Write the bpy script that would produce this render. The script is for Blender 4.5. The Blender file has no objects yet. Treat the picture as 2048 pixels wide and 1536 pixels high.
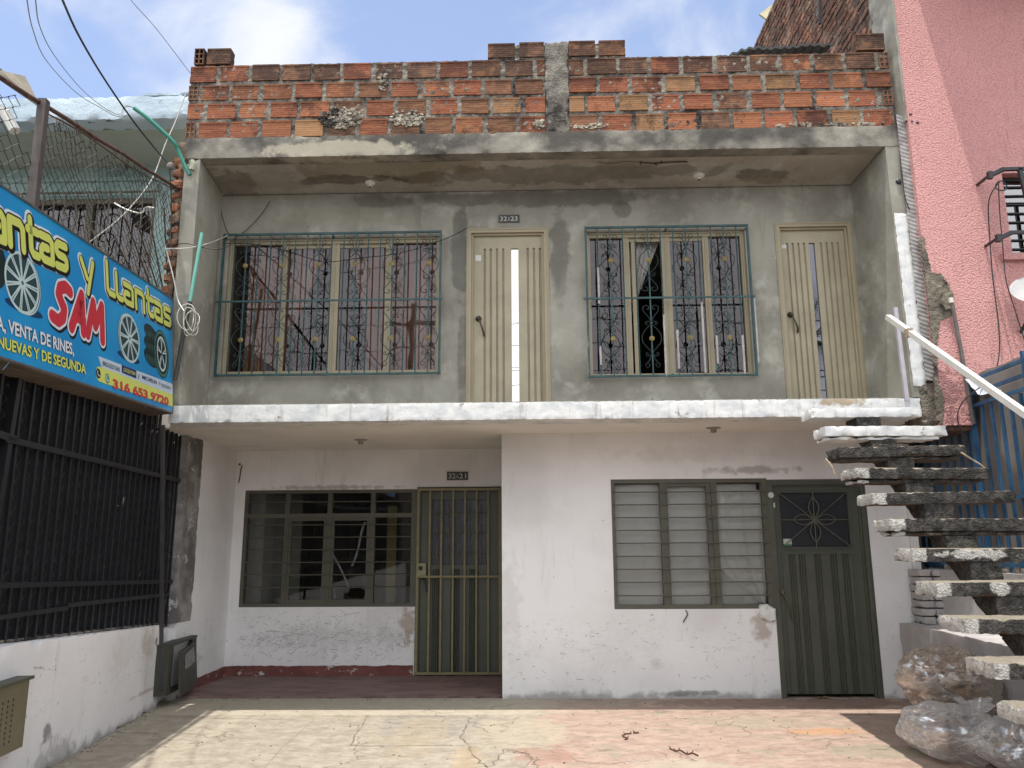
import bpy, math, random
from mathutils import Vector, Matrix, noise
random.seed(7)
R = math.radians
sc = bpy.context.scene
COL = sc.collection

# ------------------------------------------------------------------ camera, sky, sun, exposure
F_PX, PITCH, YAW, ROLL, EYE = 1589.2, R(11.449), R(-1.43), R(-0.342), 1.5
ca, sa, cb, sb_, cr, sr = math.cos(PITCH), math.sin(PITCH), math.cos(YAW), math.sin(YAW), math.cos(ROLL), math.sin(ROLL)
EX = Vector((cb, -sb_, 0)); EYv = Vector((sb_, cb, 0)); EZ = Vector((0, 0, 1))
FWD = EYv*ca + EZ*sa; UPP = -EYv*sa + EZ*ca
RIGHT = EX*cr + UPP*sr; UP = -EX*sr + UPP*cr
cam = bpy.data.cameras.new('camera'); camo = bpy.data.objects.new('camera', cam); COL.objects.link(camo)
cam.sensor_width = 36; cam.lens = F_PX/2048*36; cam.clip_end = 3000; cam.clip_start = 0.05
mw = Matrix((RIGHT, UP, -FWD)).transposed().to_4x4(); mw.translation = Vector((0, 0, EYE)); camo.matrix_world = mw
sc.camera = camo
sc.view_settings.view_transform = 'Standard'; sc.view_settings.look = 'None'
sc.view_settings.gamma = 1; sc.view_settings.exposure = 1.22

SX, SY = 0.105, 0.166                       # the light moves this far to +X / +Y per metre of fall
world = bpy.data.worlds.new('World'); sc.world = world; world.use_nodes = True
def build_world():
    nt = world.node_tree; nt.nodes.clear()
    N = nt.nodes.new; L = nt.links.new
    out = N('ShaderNodeOutputWorld'); bg = N('ShaderNodeBackground'); bg.inputs[1].default_value = 0.15
    sky = N('ShaderNodeTexSky'); sky.sky_type = 'NISHITA'; sky.sun_disc = False
    sky.sun_elevation = math.atan(1/math.hypot(SX, SY)); sky.sun_rotation = R(212.3)
    sky.altitude = 1000; sky.air_density = 1.0; sky.dust_density = 1.2; sky.ozone_density = 1.0
    tc = N('ShaderNodeTexCoord')
    mp = N('ShaderNodeMapping'); mp.inputs['Scale'].default_value = (1, 1, 2.0); mp.inputs['Location'].default_value = (0.35, 0.2, 0.75)
    L(tc.outputs['Generated'], mp.inputs[0])
    n1 = N('ShaderNodeTexNoise'); n1.inputs['Scale'].default_value = 3.0; n1.inputs['Detail'].default_value = 9
    n1.inputs['Roughness'].default_value = 0.52; n1.inputs['Distortion'].default_value = 0.35; L(mp.outputs[0], n1.inputs[0])
    r = N('ShaderNodeValToRGB'); r.color_ramp.elements[0].position = 0.44; r.color_ramp.elements[1].position = 0.64
    r.color_ramp.elements[0].color = (0.1, 0.1, 0.1, 1)
    r.color_ramp.interpolation = 'EASE'; L(n1.outputs[0], r.inputs[0])
    mx = N('ShaderNodeMix'); mx.data_type = 'RGBA'
    tint = N('ShaderNodeMix'); tint.data_type = 'RGBA'; tint.blend_type = 'MULTIPLY'; tint.inputs[0].default_value = 1
    tint.inputs[7].default_value = (0.88, 0.80, 0.77, 1)
    L(sky.outputs[0], tint.inputs[6])
    L(r.outputs[0], mx.inputs[0]); L(tint.outputs[2], mx.inputs[6]); mx.inputs[7].default_value = (2.75, 2.85, 3.05, 1)
    # a bank of bright sunlit cloud over the street, on the sun's side of the sky
    sp = N('ShaderNodeSeparateXYZ'); L(tc.outputs['Generated'], sp.inputs[0])
    n2 = N('ShaderNodeTexNoise'); n2.inputs['Scale'].default_value = 3.0; n2.inputs['Detail'].default_value = 6; L(tc.outputs['Generated'], n2.inputs[0])
    ad = N('ShaderNodeMath'); ad.operation = 'MULTIPLY_ADD'; L(n2.outputs[0], ad.inputs[0]); ad.inputs[1].default_value = -0.7; L(sp.outputs[1], ad.inputs[2])
    mr = N('ShaderNodeMapRange'); mr.interpolation_type = 'SMOOTHSTEP'; mr.inputs[1].default_value = -0.15; mr.inputs[2].default_value = -0.75; L(ad.outputs[0], mr.inputs[0])
    m3 = N('ShaderNodeMix'); m3.data_type = 'RGBA'; L(mr.outputs[0], m3.inputs[0]); L(mx.outputs[2], m3.inputs[6]); m3.inputs[7].default_value = (5.7, 6.0, 6.35, 1)
    L(m3.outputs[2], bg.inputs[0]); L(bg.outputs[0], out.inputs[0])
build_world()
sun = bpy.data.lights.new('sun', 'SUN'); sun.energy = 2.3; sun.angle = R(0.55); sun.color = (1.0, 0.96, 0.90)
suno = bpy.data.objects.new('sun', sun); COL.objects.link(suno); suno.location = (-2, -2, 20)
suno.rotation_euler = Vector((SX, SY, -1)).to_track_quat('-Z', 'Y').to_euler()

# ------------------------------------------------------------------ helpers: geometry
def ray(px, py):
    return RIGHT*((px-1024)/F_PX) + UP*(-(py-768)/F_PX) + FWD
CAM = Vector((0, 0, EYE))
def atY(px, py, Y):
    r = ray(px, py); return CAM + r*(Y/r.y)
def atZ(px, py, Z):
    r = ray(px, py); return CAM + r*((Z-EYE)/r.z)
def atX(px, py, X):
    r = ray(px, py); return CAM + r*(X/r.x)
def atPlane(px, py, p0, n):
    r = ray(px, py); return CAM + r*((p0-CAM).dot(n)/r.dot(n))

ORG = {}
def tag(o, label=None, cat=None, group=None, kind=None):
    if label: o['label'] = label
    if cat: o['category'] = cat
    if group: o['group'] = group
    if kind: o['kind'] = kind
    return o
def root(name, label, cat, loc, group=None):
    o = bpy.data.objects.new(name, None); COL.objects.link(o); o.location = loc
    o.empty_display_size = 0.2; ORG[o.name] = Vector(loc)
    return tag(o, label, cat, group)

class MB:
    def __init__(s): s.v = []; s.f = []; s.c = {}; s.mi = {}; s.cur = None; s.m = 0
    def vert(s, p): s.v.append(Vector(p)); return len(s.v)-1
    def face(s, idx):
        s.f.append(tuple(idx))
        if s.cur is not None: s.c[len(s.f)-1] = s.cur
        if s.m: s.mi[len(s.f)-1] = s.m
    def quad(s, a, b, c, d): s.face([s.vert(a), s.vert(b), s.vert(c), s.vert(d)])
    def poly(s, pts): s.face([s.vert(p) for p in pts])
    def hexa(s, P):      # P: 4 bottom (ccw), 4 top
        i = [s.vert(p) for p in P]
        for q in ((0, 3, 2, 1), (4, 5, 6, 7), (0, 1, 5, 4), (1, 2, 6, 5), (2, 3, 7, 6), (3, 0, 4, 7)): s.face([i[k] for k in q])
    def box(s, x0, x1, y0, y1, z0, z1):
        s.hexa([(x0, y0, z0), (x1, y0, z0), (x1, y1, z0), (x0, y1, z0), (x0, y0, z1), (x1, y0, z1), (x1, y1, z1), (x0, y1, z1)])
    def bar(s, a, b, w, h=None, up=(0, 0, 1)):    # rectangular bar from a to b
        a = Vector(a); b = Vector(b); h = h or w; d = (b-a).normalized(); u = Vector(up)
        if abs(d.dot(u)) > 0.98: u = Vector((0, 1, 0))
        sd = d.cross(u).normalized()*w/2; u2 = sd.cross(d).normalized()*h/2
        s.hexa([a-sd-u2, a+sd-u2, b+sd-u2, b-sd-u2, a-sd+u2, a+sd+u2, b+sd+u2, b-sd+u2])
    def tube(s, pts, r, n=6, cap=True):
        pts = [Vector(p) for p in pts]; rings = []; prev = None
        for i, p in enumerate(pts):
            d = (pts[min(i+1, len(pts)-1)]-pts[max(i-1, 0)])
            if d.length < 1e-9: d = Vector((0, 0, 1))
            d.normalize()
            if prev is None:
                u = Vector((0, 0, 1)) if abs(d.z) < 0.9 else Vector((1, 0, 0))
                prev = d.cross(u).normalized()
            u = (prev - d*prev.dot(d)); u = u.normalized() if u.length > 1e-6 else d.orthogonal().normalized(); prev = u; w = d.cross(u)
            rr = r[i] if isinstance(r, (list, tuple)) else r
            rings.append([s.vert(p + (u*math.cos(2*math.pi*k/n)+w*math.sin(2*math.pi*k/n))*rr) for k in range(n)])
        for a, b in zip(rings, rings[1:]):
            for k in range(n): s.face([a[k], a[(k+1) % n], b[(k+1) % n], b[k]])
        if cap: s.face(rings[0][::-1]); s.face(rings[-1])
    def lathe(s, c, axis, prof, n=16):   # prof: (radius, dist along axis)
        c = Vector(c); ax = Vector(axis).normalized(); u = ax.orthogonal().normalized(); w = ax.cross(u); rings = []
        for r, h in prof: rings.append([s.vert(c+ax*h+(u*math.cos(2*math.pi*k/n)+w*math.sin(2*math.pi*k/n))*r) for k in range(n)])
        for a, b in zip(rings, rings[1:]):
            for k in range(n): s.face([a[k], a[(k+1) % n], b[(k+1) % n], b[k]])
        s.face(rings[0][::-1]); s.face(rings[-1])
    def rough(s, x0, x1, y0, y1, z0, z1, res=0.04, amp=0.006, chip=0.02, seed=0, fq=9, fn=None):
        """a box whose skin is a grid pushed about by noise, with worn edges"""
        D = {}
        nx, ny, nz = [max(1, round((b-a)/res)) for a, b in ((x0, x1), (y0, y1), (z0, z1))]
        def V(i, j, k):
            key = (i, j, k)
            if key in D: return D[key]
            p = Vector((x0+(x1-x0)*i/nx, y0+(y1-y0)*j/ny, z0+(z1-z0)*k/nz)); q = p*fq+Vector((seed, seed*1.7, 0))
            o = noise.noise_vector(q)*amp + noise.noise_vector(q*3.1)*amp*0.5
            on = [(i == 0)-(i == nx), (j == 0)-(j == ny), (k == 0)-(k == nz)]
            if sum(1 for t in on if t) >= 2:
                c = max(0, noise.noise(q*1.1+Vector((5, 5, 5)))-0.05)*chip*1.6 + abs(noise.noise(q*3.3))*chip*0.45
                o += Vector(on)*c
            p = p+o
            if fn: p = fn(p)
            D[key] = s.vert(p); return D[key]
        for a in range(nx):
            for b in range(ny):
                s.face([V(a, b, 0), V(a, b+1, 0), V(a+1, b+1, 0), V(a+1, b, 0)]); s.face([V(a, b, nz), V(a+1, b, nz), V(a+1, b+1, nz), V(a, b+1, nz)])
        for a in range(nx):
            for b in range(nz):
                s.face([V(a, 0, b), V(a+1, 0, b), V(a+1, 0, b+1), V(a, 0, b+1)]); s.face([V(a, ny, b), V(a, ny, b+1), V(a+1, ny, b+1), V(a+1, ny, b)])
        for a in range(ny):
            for b in range(nz):
                s.face([V(0, a, b), V(0, a, b+1), V(0, a+1, b+1), V(0, a+1, b)]); s.face([V(nx, a, b), V(nx, a+1, b), V(nx, a+1, b+1), V(nx, a, b+1)])
    def grid(s, nx, ny, fn):
        I = [[s.vert(fn(i/nx, j/ny)) for j in range(ny+1)] for i in range(nx+1)]
        for i in range(nx):
            for j in range(ny): s.face([I[i][j], I[i+1][j], I[i+1][j+1], I[i][j+1]])
    def build(s, name, mat, parent=None, smooth=False, label=None, cat=None, group=None, kind=None):
        me = bpy.data.meshes.new(name)
        if parent is not None: org = ORG[parent.name]
        else:
            xs = [p.x for p in s.v]; ys = [p.y for p in s.v]; zs = [p.z for p in s.v]
            org = Vector(((min(xs)+max(xs))/2, (min(ys)+max(ys))/2, min(zs)))
        me.from_pydata([tuple(p-org) for p in s.v], [], s.f)
        mats = mat if isinstance(mat, (list, tuple)) else [mat]
        for m in mats: me.materials.append(m)
        for k, m in s.mi.items(): me.polygons[k].material_index = m
        if s.c:
            at = me.attributes.new('Col', 'FLOAT_COLOR', 'CORNER')
            for p in me.polygons:
                c = s.c.get(p.index, (1, 1, 1)); c = (c[0], c[1], c[2], 1)
                for li in p.loop_indices: at.data[li].color = c
        if smooth: me.polygons.foreach_set('use_smooth', [True]*len(me.polygons)); me.update(); me.set_sharp_from_angle(angle=R(38))
        me.update()
        o = bpy.data.objects.new(name, me); COL.objects.link(o)
        if parent is not None: o.parent = parent
        else: o.location = org
        ORG[o.name] = org.copy() if hasattr(org, 'copy') else org
        return tag(o, label, cat, group, kind)

def text_polys(body, size=1.0, offset=0.0, align='LEFT', shear=0.0):
    cu = bpy.data.curves.new('t', 'FONT'); cu.body = body; cu.size = size; cu.offset = offset; cu.align_x = align; cu.shear = shear
    cu.resolution_u = 3
    o = bpy.data.objects.new('t', cu); COL.objects.link(o)
    dg = bpy.context.evaluated_depsgraph_get(); dg.update()
    me = bpy.data.meshes.new_from_object(o.evaluated_get(dg))
    vs = [v.co.copy() for v in me.vertices]; fs = [tuple(p.vertices) for p in me.polygons]
    bpy.data.objects.remove(o); bpy.data.curves.remove(cu); bpy.data.meshes.remove(me)
    return vs, fs
def put_text(mb, body, fn, size=1.0, offset=0.0, w=None, h=None, **k):
    """text fitted to width w and height h, mapped to 3-D by fn(x, y)"""
    vs, fs = text_polys(body, size, offset, **k)
    x0 = min(v.x for v in vs); x1 = max(v.x for v in vs); y0 = min(v.y for v in vs); y1 = max(v.y for v in vs)
    kx = w/(x1-x0) if w else 1; ky = h/(y1-y0) if h else kx
    b = len(mb.v)
    for v in vs: mb.v.append(Vector(fn((v.x-x0)*kx, (v.y-y0)*ky)))
    for f in fs: mb.face([b+i for i in f])
def stroke(mb, pts, w, fn, lift=0.0):
    """flat thick pen line with round ends; every piece a hair above the last so no two faces share a plane"""
    z = lift
    for a, b in zip(pts, pts[1:]):
        dx, dy = b[0]-a[0], b[1]-a[1]; l = math.hypot(dx, dy) or 1; nx, ny = -dy/l*w/2, dx/l*w/2
        mb.poly([fn(a[0]+nx, a[1]+ny, z), fn(a[0]-nx, a[1]-ny, z), fn(b[0]-nx, b[1]-ny, z), fn(b[0]+nx, b[1]+ny, z)]); z += 0.00004
    for p in pts:
        mb.poly([fn(p[0]+w/2*math.cos(t*math.pi/6), p[1]+w/2*math.sin(t*math.pi/6), z) for t in range(12)]); z += 0.00004
    return z
def smooth_line(pts, n=6):
    pts = [Vector(p) for p in pts]; out = []
    for i in range(len(pts)-1):
        p0 = pts[max(i-1, 0)]; p1 = pts[i]; p2 = pts[i+1]; p3 = pts[min(i+2, len(pts)-1)]
        for k in range(n):
            t = k/n
            out.append(0.5*((2*p1)+(-p0+p2)*t+(2*p0-5*p1+4*p2-p3)*t*t+(-p0+3*p1-3*p2+p3)*t**3))
    out.append(pts[-1]); return out

# ------------------------------------------------------------------ helpers: materials
def lin(c):
    return tuple((x/255/12.92 if x/255 <= 0.04045 else ((x/255+0.055)/1.055)**2.4) for x in c)+(1,)
class NT:
    def __init__(s, name):
        s.mat = bpy.data.materials.new(name); s.mat.use_nodes = True; s.nt = s.mat.node_tree
        s.b = s.nt.nodes['Principled BSDF']; s.outn = s.nt.nodes['Material Output']
        g = s.nt.nodes.new('ShaderNodeNewGeometry'); s.P = g.outputs['Position']; s.Nn = g.outputs['Normal']; s.geo = g
    def n(s, t): return s.nt.nodes.new(t)
    def L(s, a, b):
        if isinstance(a, bpy.types.NodeSocket): s.nt.links.new(a, b)
        else:
            try: b.default_value = a
            except Exception: b.default_value = tuple(a)+(1,)
    def vec(s, scale=(1, 1, 1), loc=(0, 0, 0), src=None, rot=(0, 0, 0)):
        m = s.n('ShaderNodeMapping'); s.L(src or s.P, m.inputs[0]); m.inputs['Scale'].default_value = scale
        m.inputs['Location'].default_value = loc; m.inputs['Rotation'].default_value = rot; return m.outputs[0]
    def noise(s, scale, detail=5, rough=0.55, vec=None, dist=0.0):
        m = s.n('ShaderNodeTexNoise'); s.L(vec or s.P, m.inputs[0]); m.inputs['Scale'].default_value = scale
        m.inputs['Detail'].default_value = detail; m.inputs['Roughness'].default_value = rough; m.inputs['Distortion'].default_value = dist
        return m.outputs[0]
    def voro(s, scale, vec=None, feat='F1', rand=1.0):
        m = s.n('ShaderNodeTexVoronoi'); m.feature = feat; s.L(vec or s.P, m.inputs[0]); m.inputs['Scale'].default_value = scale
        m.inputs['Randomness'].default_value = rand; return m.outputs['Distance']
    def wave(s, scale, dirn='X', dist=0.0, vec=None, prof='SIN'):
        m = s.n('ShaderNodeTexWave'); m.bands_direction = dirn; m.wave_profile = prof; s.L(vec or s.P, m.inputs[0])
        m.inputs['Scale'].default_value = scale; m.inputs['Distortion'].default_value = dist; return m.outputs['Fac']
    def math(s, op, a, b=0.5, c=None, clamp=False):
        m = s.n('ShaderNodeMath'); m.operation = op; m.use_clamp = clamp; s.L(a, m.inputs[0]); s.L(b, m.inputs[1])
        if c is not None: s.L(c, m.inputs[2])
        return m.outputs[0]
    def ss(s, x, lo, hi):      # smoothstep 0..1
        m = s.n('ShaderNodeMapRange'); m.interpolation_type = 'SMOOTHSTEP'; s.L(x, m.inputs[0])
        m.inputs[1].default_value = lo; m.inputs[2].default_value = hi; return m.outputs[0]
    def mix(s, f, a, b, mode='MIX'):
        m = s.n('ShaderNodeMix'); m.data_type = 'RGBA'; m.blend_type = mode; s.L(f, m.inputs[0]); s.L(a, m.inputs[6]); s.L(b, m.inputs[7]); return m.outputs[2]
    def xyz(s, src=None):
        m = s.n('ShaderNodeSeparateXYZ'); s.L(src or s.P, m.inputs[0]); return m.outputs
    def attr(s, name='Col'):
        m = s.n('ShaderNodeAttribute'); m.attribute_name = name; return m.outputs['Color']
    def blob(s, c, r, edge=0.35, nscale=4.0, namt=0.7, nsrc=None):
        """irregular patch of wear round the world point c with radii r"""
        v = s.vec(scale=(1/r[0], 1/r[1], 1/r[2]), loc=(-c[0]/r[0], -c[1]/r[1], -c[2]/r[2]))
        l = s.n('ShaderNodeVectorMath'); l.operation = 'LENGTH'; s.L(v, l.inputs[0])
        nn = nsrc or s.noise(nscale, 6, 0.6)
        d = s.math('ADD', l.outputs['Value'], s.math('MULTIPLY', s.math('SUBTRACT', nn, 0.5), namt*3.6))
        return s.math('SUBTRACT', 1.0, s.ss(d, 1-edge, 1+edge*0.3), clamp=True)
    def bump(s, h, strength=0.3, dist=0.01, prev=None):
        m = s.n('ShaderNodeBump'); m.inputs['Strength'].default_value = strength; m.inputs['Distance'].default_value = dist
        s.L(h, m.inputs['Height'])
        if prev is not None: s.L(prev, m.inputs['Normal'])
        return m.outputs[0]
    def done(s, col, rough=0.85, nrm=None, metal=0.0, spec=None):
        s.L(col, s.b.inputs['Base Color']); s.L(rough, s.b.inputs['Roughness']); s.b.inputs['Metallic'].default_value = metal
        if spec is not None: s.b.inputs['Specular IOR Level'].default_value = spec
        if nrm is not None: s.L(nrm, s.b.inputs['Normal'])
        return s.mat
MATS = {}
def simple(name, rgb, rough=0.6, metal=0.0, var=0.25, vs=6.0, bump=0.0, bs=60, dark=None, spec=None):
    m = NT(name); c = lin(rgb); d = lin(dark) if dark else tuple(x*(1-var) for x in c[:3])+(1,)
    f = m.ss(m.noise(vs, 6, 0.62), 0.3, 0.7); col = m.mix(f, d, c)
    nr = m.bump(m.noise(bs, 4), bump, 0.004) if bump else None
    return m.done(col, rough, nr, metal, spec)

def m_white_wall(name='white_wall', base=(228, 226, 225), extra=None):
    m = NT(name); x, y, z = m.xyz()
    big = m.noise(0.9, 5, 0.55); col = m.mix(m.ss(big, 0.35, 0.7), lin(base), lin((208, 205, 204)))
    sv = m.vec(scale=(5, 5, 0.7)); st = m.noise(1.6, 6, 0.7, sv)
    col = m.mix(m.math('MULTIPLY', m.ss(st, 0.56, 0.8), 0.35), col, lin((150, 140, 130)))
    sm = m.noise(26, 6, 0.75); low = m.ss(z, 0.95, 0.25)
    mk = m.math('MULTIPLY', m.ss(sm, 0.60, 0.70), m.ss(m.noise(2.2, 4), 0.42, 0.65))
    col = m.mix(m.math('MULTIPLY', mk, 0.55), col, lin((120, 116, 114)))
    scuff = m.ss(m.noise(9, 7, 0.8, m.vec(scale=(1, 1, 2.6), rot=(0, R(24), 0)), 1.2), 0.57, 0.66)
    band = m.math('MULTIPLY', m.ss(z, 0.28, 0.42), m.ss(z, 0.85, 0.6))
    col = m.mix(m.math('MULTIPLY', m.math('MULTIPLY', scuff, band), 0.6), col, lin((112, 108, 106)))
    base_d = m.math('MULTIPLY', m.ss(m.math('ADD', z, m.math('MULTIPLY', m.noise(7, 5), -0.22)), -0.03, -0.11), 0.6)
    col = m.mix(base_d, col, lin((105, 98, 90)))
    pin = m.ss(m.voro(7, m.vec(loc=(3, 1, 2))), 0.05, 0.03); col = m.mix(m.math('MULTIPLY', pin, 0.6), col, lin((60, 55, 52)))
    if extra: col = extra(m, col)
    h = m.math('ADD', m.noise(3.2, 3), m.math('MULTIPLY', m.noise(45, 5), 0.22))
    return m.done(col, 0.88, m.bump(h, 0.5, 0.012), spec=0.25)
def ex_front(m, col):
    for c, r, a, rgb in (((2.28, 8.35, 0.68), (0.10, 0.3, 0.22), 0.55, (136, 112, 92)), ((1.6, 8.35, 2.42), (0.9, 0.3, 0.10), 0.12, (120, 104, 90)),
                         ((2.3, 8.35, 2.25), (0.5, 0.3, 0.05), 0.5, (110, 98, 88)), ((1.22, 8.35, 0.32), (0.07, 0.3, 0.06), 0.2, (150, 146, 138)),
                         ((1.55, 8.35, 0.05), (0.32, 0.3, 0.03), 0.6, (90, 88, 86)), ((-0.25, 8.35, 0.9), (0.12, 0.3, 0.6), 0.2, (160, 148, 140))):
        col = m.mix(m.math('MULTIPLY', m.blob(c, r, 0.6, 9, 0.8), a), col, lin(rgb))
    return col
def ex_recess(m, col):
    for c, r, a, rgb in (((-1.48, 9.66, 0.6), (0.10, 0.3, 0.25), 0.7, (160, 138, 120)), ((-2.4, 9.66, 0.45), (0.9, 0.3, 0.16), 0.16, (110, 106, 104)),
                         ((-3.64, 8.75, 0.32), (0.3, 0.22, 0.10), 0.4, (110, 104, 100)), ((-2.5, 9.66, 2.2), (0.9, 0.3, 0.03), 0.5, (120, 112, 105))):
        col = m.mix(m.math('MULTIPLY', m.blob(c, r, 0.6, 12, 0.9), a), col, lin(rgb))
    return col
def m_cement(name='cement_plaster', base=(154, 150, 138), dark=(122, 118, 108), light=(176, 172, 160), ceil=False):
    m = NT(name)
    col = m.mix(m.ss(m.noise(1.1, 6, 0.6), 0.32, 0.68), lin(dark), lin(base))
    col = m.mix(m.math('MULTIPLY', m.ss(m.noise(3.3, 7, 0.65, m.vec(loc=(4, 7, 1))), 0.5, 0.72), 0.7), col, lin(light))
    sv = m.vec(scale=(3, 3, 0.5)); col = m.mix(m.math('MULTIPLY', m.ss(m.noise(2.2, 6, 0.7, sv), 0.55, 0.75), 0.35), col, lin((88, 84, 78)))
    if ceil:
        nz = m.noise(3.2, 7, 0.6)
        for c, r, a, rgb in (((-1.5, 7.62, 5.37), (1.15, 0.26, 0.6), 0.6, (128, 116, 92)), ((-1.9, 7.85, 5.3), (0.55, 0.10, 0.6), 0.7, (84, 78, 68)),
                             ((0.3, 7.8, 5.3), (1.9, 0.17, 0.6), 0.5, (86, 76, 64)), ((2.5, 7.9, 5.3), (0.35, 0.14, 0.6), 0.6, (82, 72, 60)),
                             ((1.3, 7.55, 5.37), (1.2, 0.13, 0.6), 0.4, (150, 136, 118)), ((3.1, 7.7, 5.3), (0.5, 0.3, 0.6), 0.35, (146, 134, 116)),
                             ((2.2, 8.0, 5.3), (0.9, 0.06, 0.6), 0.4, (150, 138, 120)), ((-2.6, 7.8, 5.3), (0.5, 0.25, 0.6), 0.3, (120, 108, 92)),
                             ((-3.2, 7.9, 5.3), (0.3, 0.3, 0.6), 0.5, (90, 80, 70))):
            col = m.mix(m.math('MULTIPLY', m.blob(c, r, 0.22, 3, 0.75, nz), a), col, lin(rgb))
        edge = m.math('SUBTRACT', 1.0, m.math('MULTIPLY', m.math('ABSOLUTE', m.math('SUBTRACT', nz, 0.52)), 60), clamp=True)
        col = m.mix(m.math('MULTIPLY', edge, 0.2), col, lin((168, 156, 136)))
    else:
        nz = m.noise(3.2, 7, 0.6)
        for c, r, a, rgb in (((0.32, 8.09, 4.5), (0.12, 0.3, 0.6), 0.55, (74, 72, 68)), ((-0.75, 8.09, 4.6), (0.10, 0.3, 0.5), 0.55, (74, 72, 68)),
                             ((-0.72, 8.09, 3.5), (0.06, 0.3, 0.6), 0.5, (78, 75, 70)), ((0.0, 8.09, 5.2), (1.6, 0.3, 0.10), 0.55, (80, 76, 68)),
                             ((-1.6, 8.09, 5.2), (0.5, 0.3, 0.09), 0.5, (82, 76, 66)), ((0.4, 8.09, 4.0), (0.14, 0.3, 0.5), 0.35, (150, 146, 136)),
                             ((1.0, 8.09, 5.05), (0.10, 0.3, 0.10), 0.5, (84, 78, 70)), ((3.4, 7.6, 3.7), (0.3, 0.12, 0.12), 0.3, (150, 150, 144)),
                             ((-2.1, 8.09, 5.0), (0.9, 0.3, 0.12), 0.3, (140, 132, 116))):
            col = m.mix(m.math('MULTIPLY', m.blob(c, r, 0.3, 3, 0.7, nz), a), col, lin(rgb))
    hole = m.ss(m.voro(5.5, m.vec(loc=(1, 2, 5))), 0.045, 0.03); col = m.mix(m.math('MULTIPLY', hole, 0.75), col, lin((38, 36, 34)))
    h = m.math('ADD', m.noise(5, 4), m.math('MULTIPLY', m.noise(60, 5, 0.6), 0.25))
    return m.done(col, 0.92, m.bump(h, 0.45, 0.01), spec=0.2)
def m_beam():
    m = NT('weathered_concrete'); x, y, z = m.xyz()
    col = m.mix(m.ss(m.noise(2.1, 6, 0.6), 0.35, 0.65), lin((134, 128, 118)), lin((160, 153, 140)))
    zz = m.math('ADD', z, m.math('MULTIPLY', m.noise(2.6, 7, 0.65), -0.5))
    soot = m.math('MULTIPLY', m.ss(zz, 5.02, 5.24), m.ss(m.noise(1.5, 6, 0.6, m.vec(loc=(9, 1, 1))), 0.34, 0.56))
    col = m.mix(m.math('MULTIPLY', soot, 0.85), col, lin((62, 60, 58)))
    col = m.mix(m.math('MULTIPLY', m.blob((-1.85, 7.38, 5.44), (0.85, 0.3, 0.10), 0.3, 6, 0.6), 0.85), col, lin((168, 160, 142)))
    col = m.mix(m.ss(m.noise(24, 6, 0.7), 0.68, 0.74), col, lin((190, 186, 176)))
    h = m.math('ADD', m.noise(7, 5), m.math('MULTIPLY', m.noise(50, 5, 0.7), 0.5))
    return m.done(col, 0.95, m.bump(h, 0.6, 0.012), spec=0.15)
def m_slab_paint(name='whitewashed_concrete'):
    m = NT(name); x, y, z = m.xyz()
    n = m.noise(5, 7, 0.65, m.vec(scale=(1, 1, 1.6)))
    col = m.mix(m.ss(n, 0.34, 0.62), lin((192, 193, 194)), lin((218, 217, 213)))
    dr = m.ss(m.noise(2.6, 6, 0.7, m.vec(scale=(5, 5, .5))), .54, .68); col = m.mix(m.math('MULTIPLY', dr, .5), col, lin((146, 140, 130)))
    ch = m.math('MULTIPLY', m.ss(m.noise(14, 7, 0.7), 0.60, 0.66), m.ss(m.noise(1.7, 4), 0.48, 0.6))
    col = m.mix(ch, col, lin((128, 120, 108)))
    up = m.ss(m.xyz(m.Nn)[2], 0.35, 0.8)
    col = m.mix(m.math('MULTIPLY', up, m.ss(m.noise(9, 5), 0.35, 0.55)), col, lin((118, 112, 102)))
    col = m.mix(m.math('MULTIPLY', m.blob((2.9, 7.35, 2.8), (0.35, 0.3, 0.05), 0.5, 12, 1.0), 0.8), col, lin((150, 128, 96)))
    h = m.math('ADD', m.noise(14, 6, 0.65), m.math('MULTIPLY', m.voro(30), 0.2))
    return m.done(col, 0.85, m.bump(h, 0.35, 0.008), spec=0.3)
def m_brick(name='hollow_clay_brick'):
    m = NT(name); col = m.attr(); x, y, z = m.xyz()
    col = m.mix(m.math('MULTIPLY', m.ss(m.noise(14, 6, 0.7, m.vec(scale=(0.5, 1, 3))), 0.4, 0.7), 0.5), col, lin((168, 120, 84)))
    g = m.wave(13, 'Z', 2.5, m.vec(scale=(0.15, 1, 1)))
    g2 = m.math('MULTIPLY', m.ss(g, 0.5, 0.2), m.ss(m.noise(9, 5, .7), .4, .6)); col = m.mix(m.math('MULTIPLY', g2, 0.16), col, lin((88, 58, 48)))
    soot = m.ss(m.noise(2.2, 8, 0.72, m.vec(loc=(2, 0, 6), scale=(1, 1, .7))), 0.52, 0.62)
    zt = m.ss(m.math('ADD', z, m.math('MULTIPLY', m.noise(3, 5), 0.5)), 6.1, 6.62)
    col = m.mix(m.math('MULTIPLY', m.math('MAXIMUM', m.math('MULTIPLY', soot, 0.75), m.math('MULTIPLY', m.math('MULTIPLY', zt, m.ss(m.noise(4, 7, .7), .4, .55)), 0.75)), 0.9), col, lin((48, 40, 38)))
    col = m.mix(m.math('MULTIPLY', m.ss(m.noise(30, 6, 0.75), 0.62, 0.7), 0.7), col, lin((150, 142, 130)))
    h = m.math('ADD', m.math('MULTIPLY', g, 0.28), m.noise(40, 5, 0.6))
    return m.done(col, 0.92, m.bump(h, 0.5, 0.006), spec=0.15)
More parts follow.
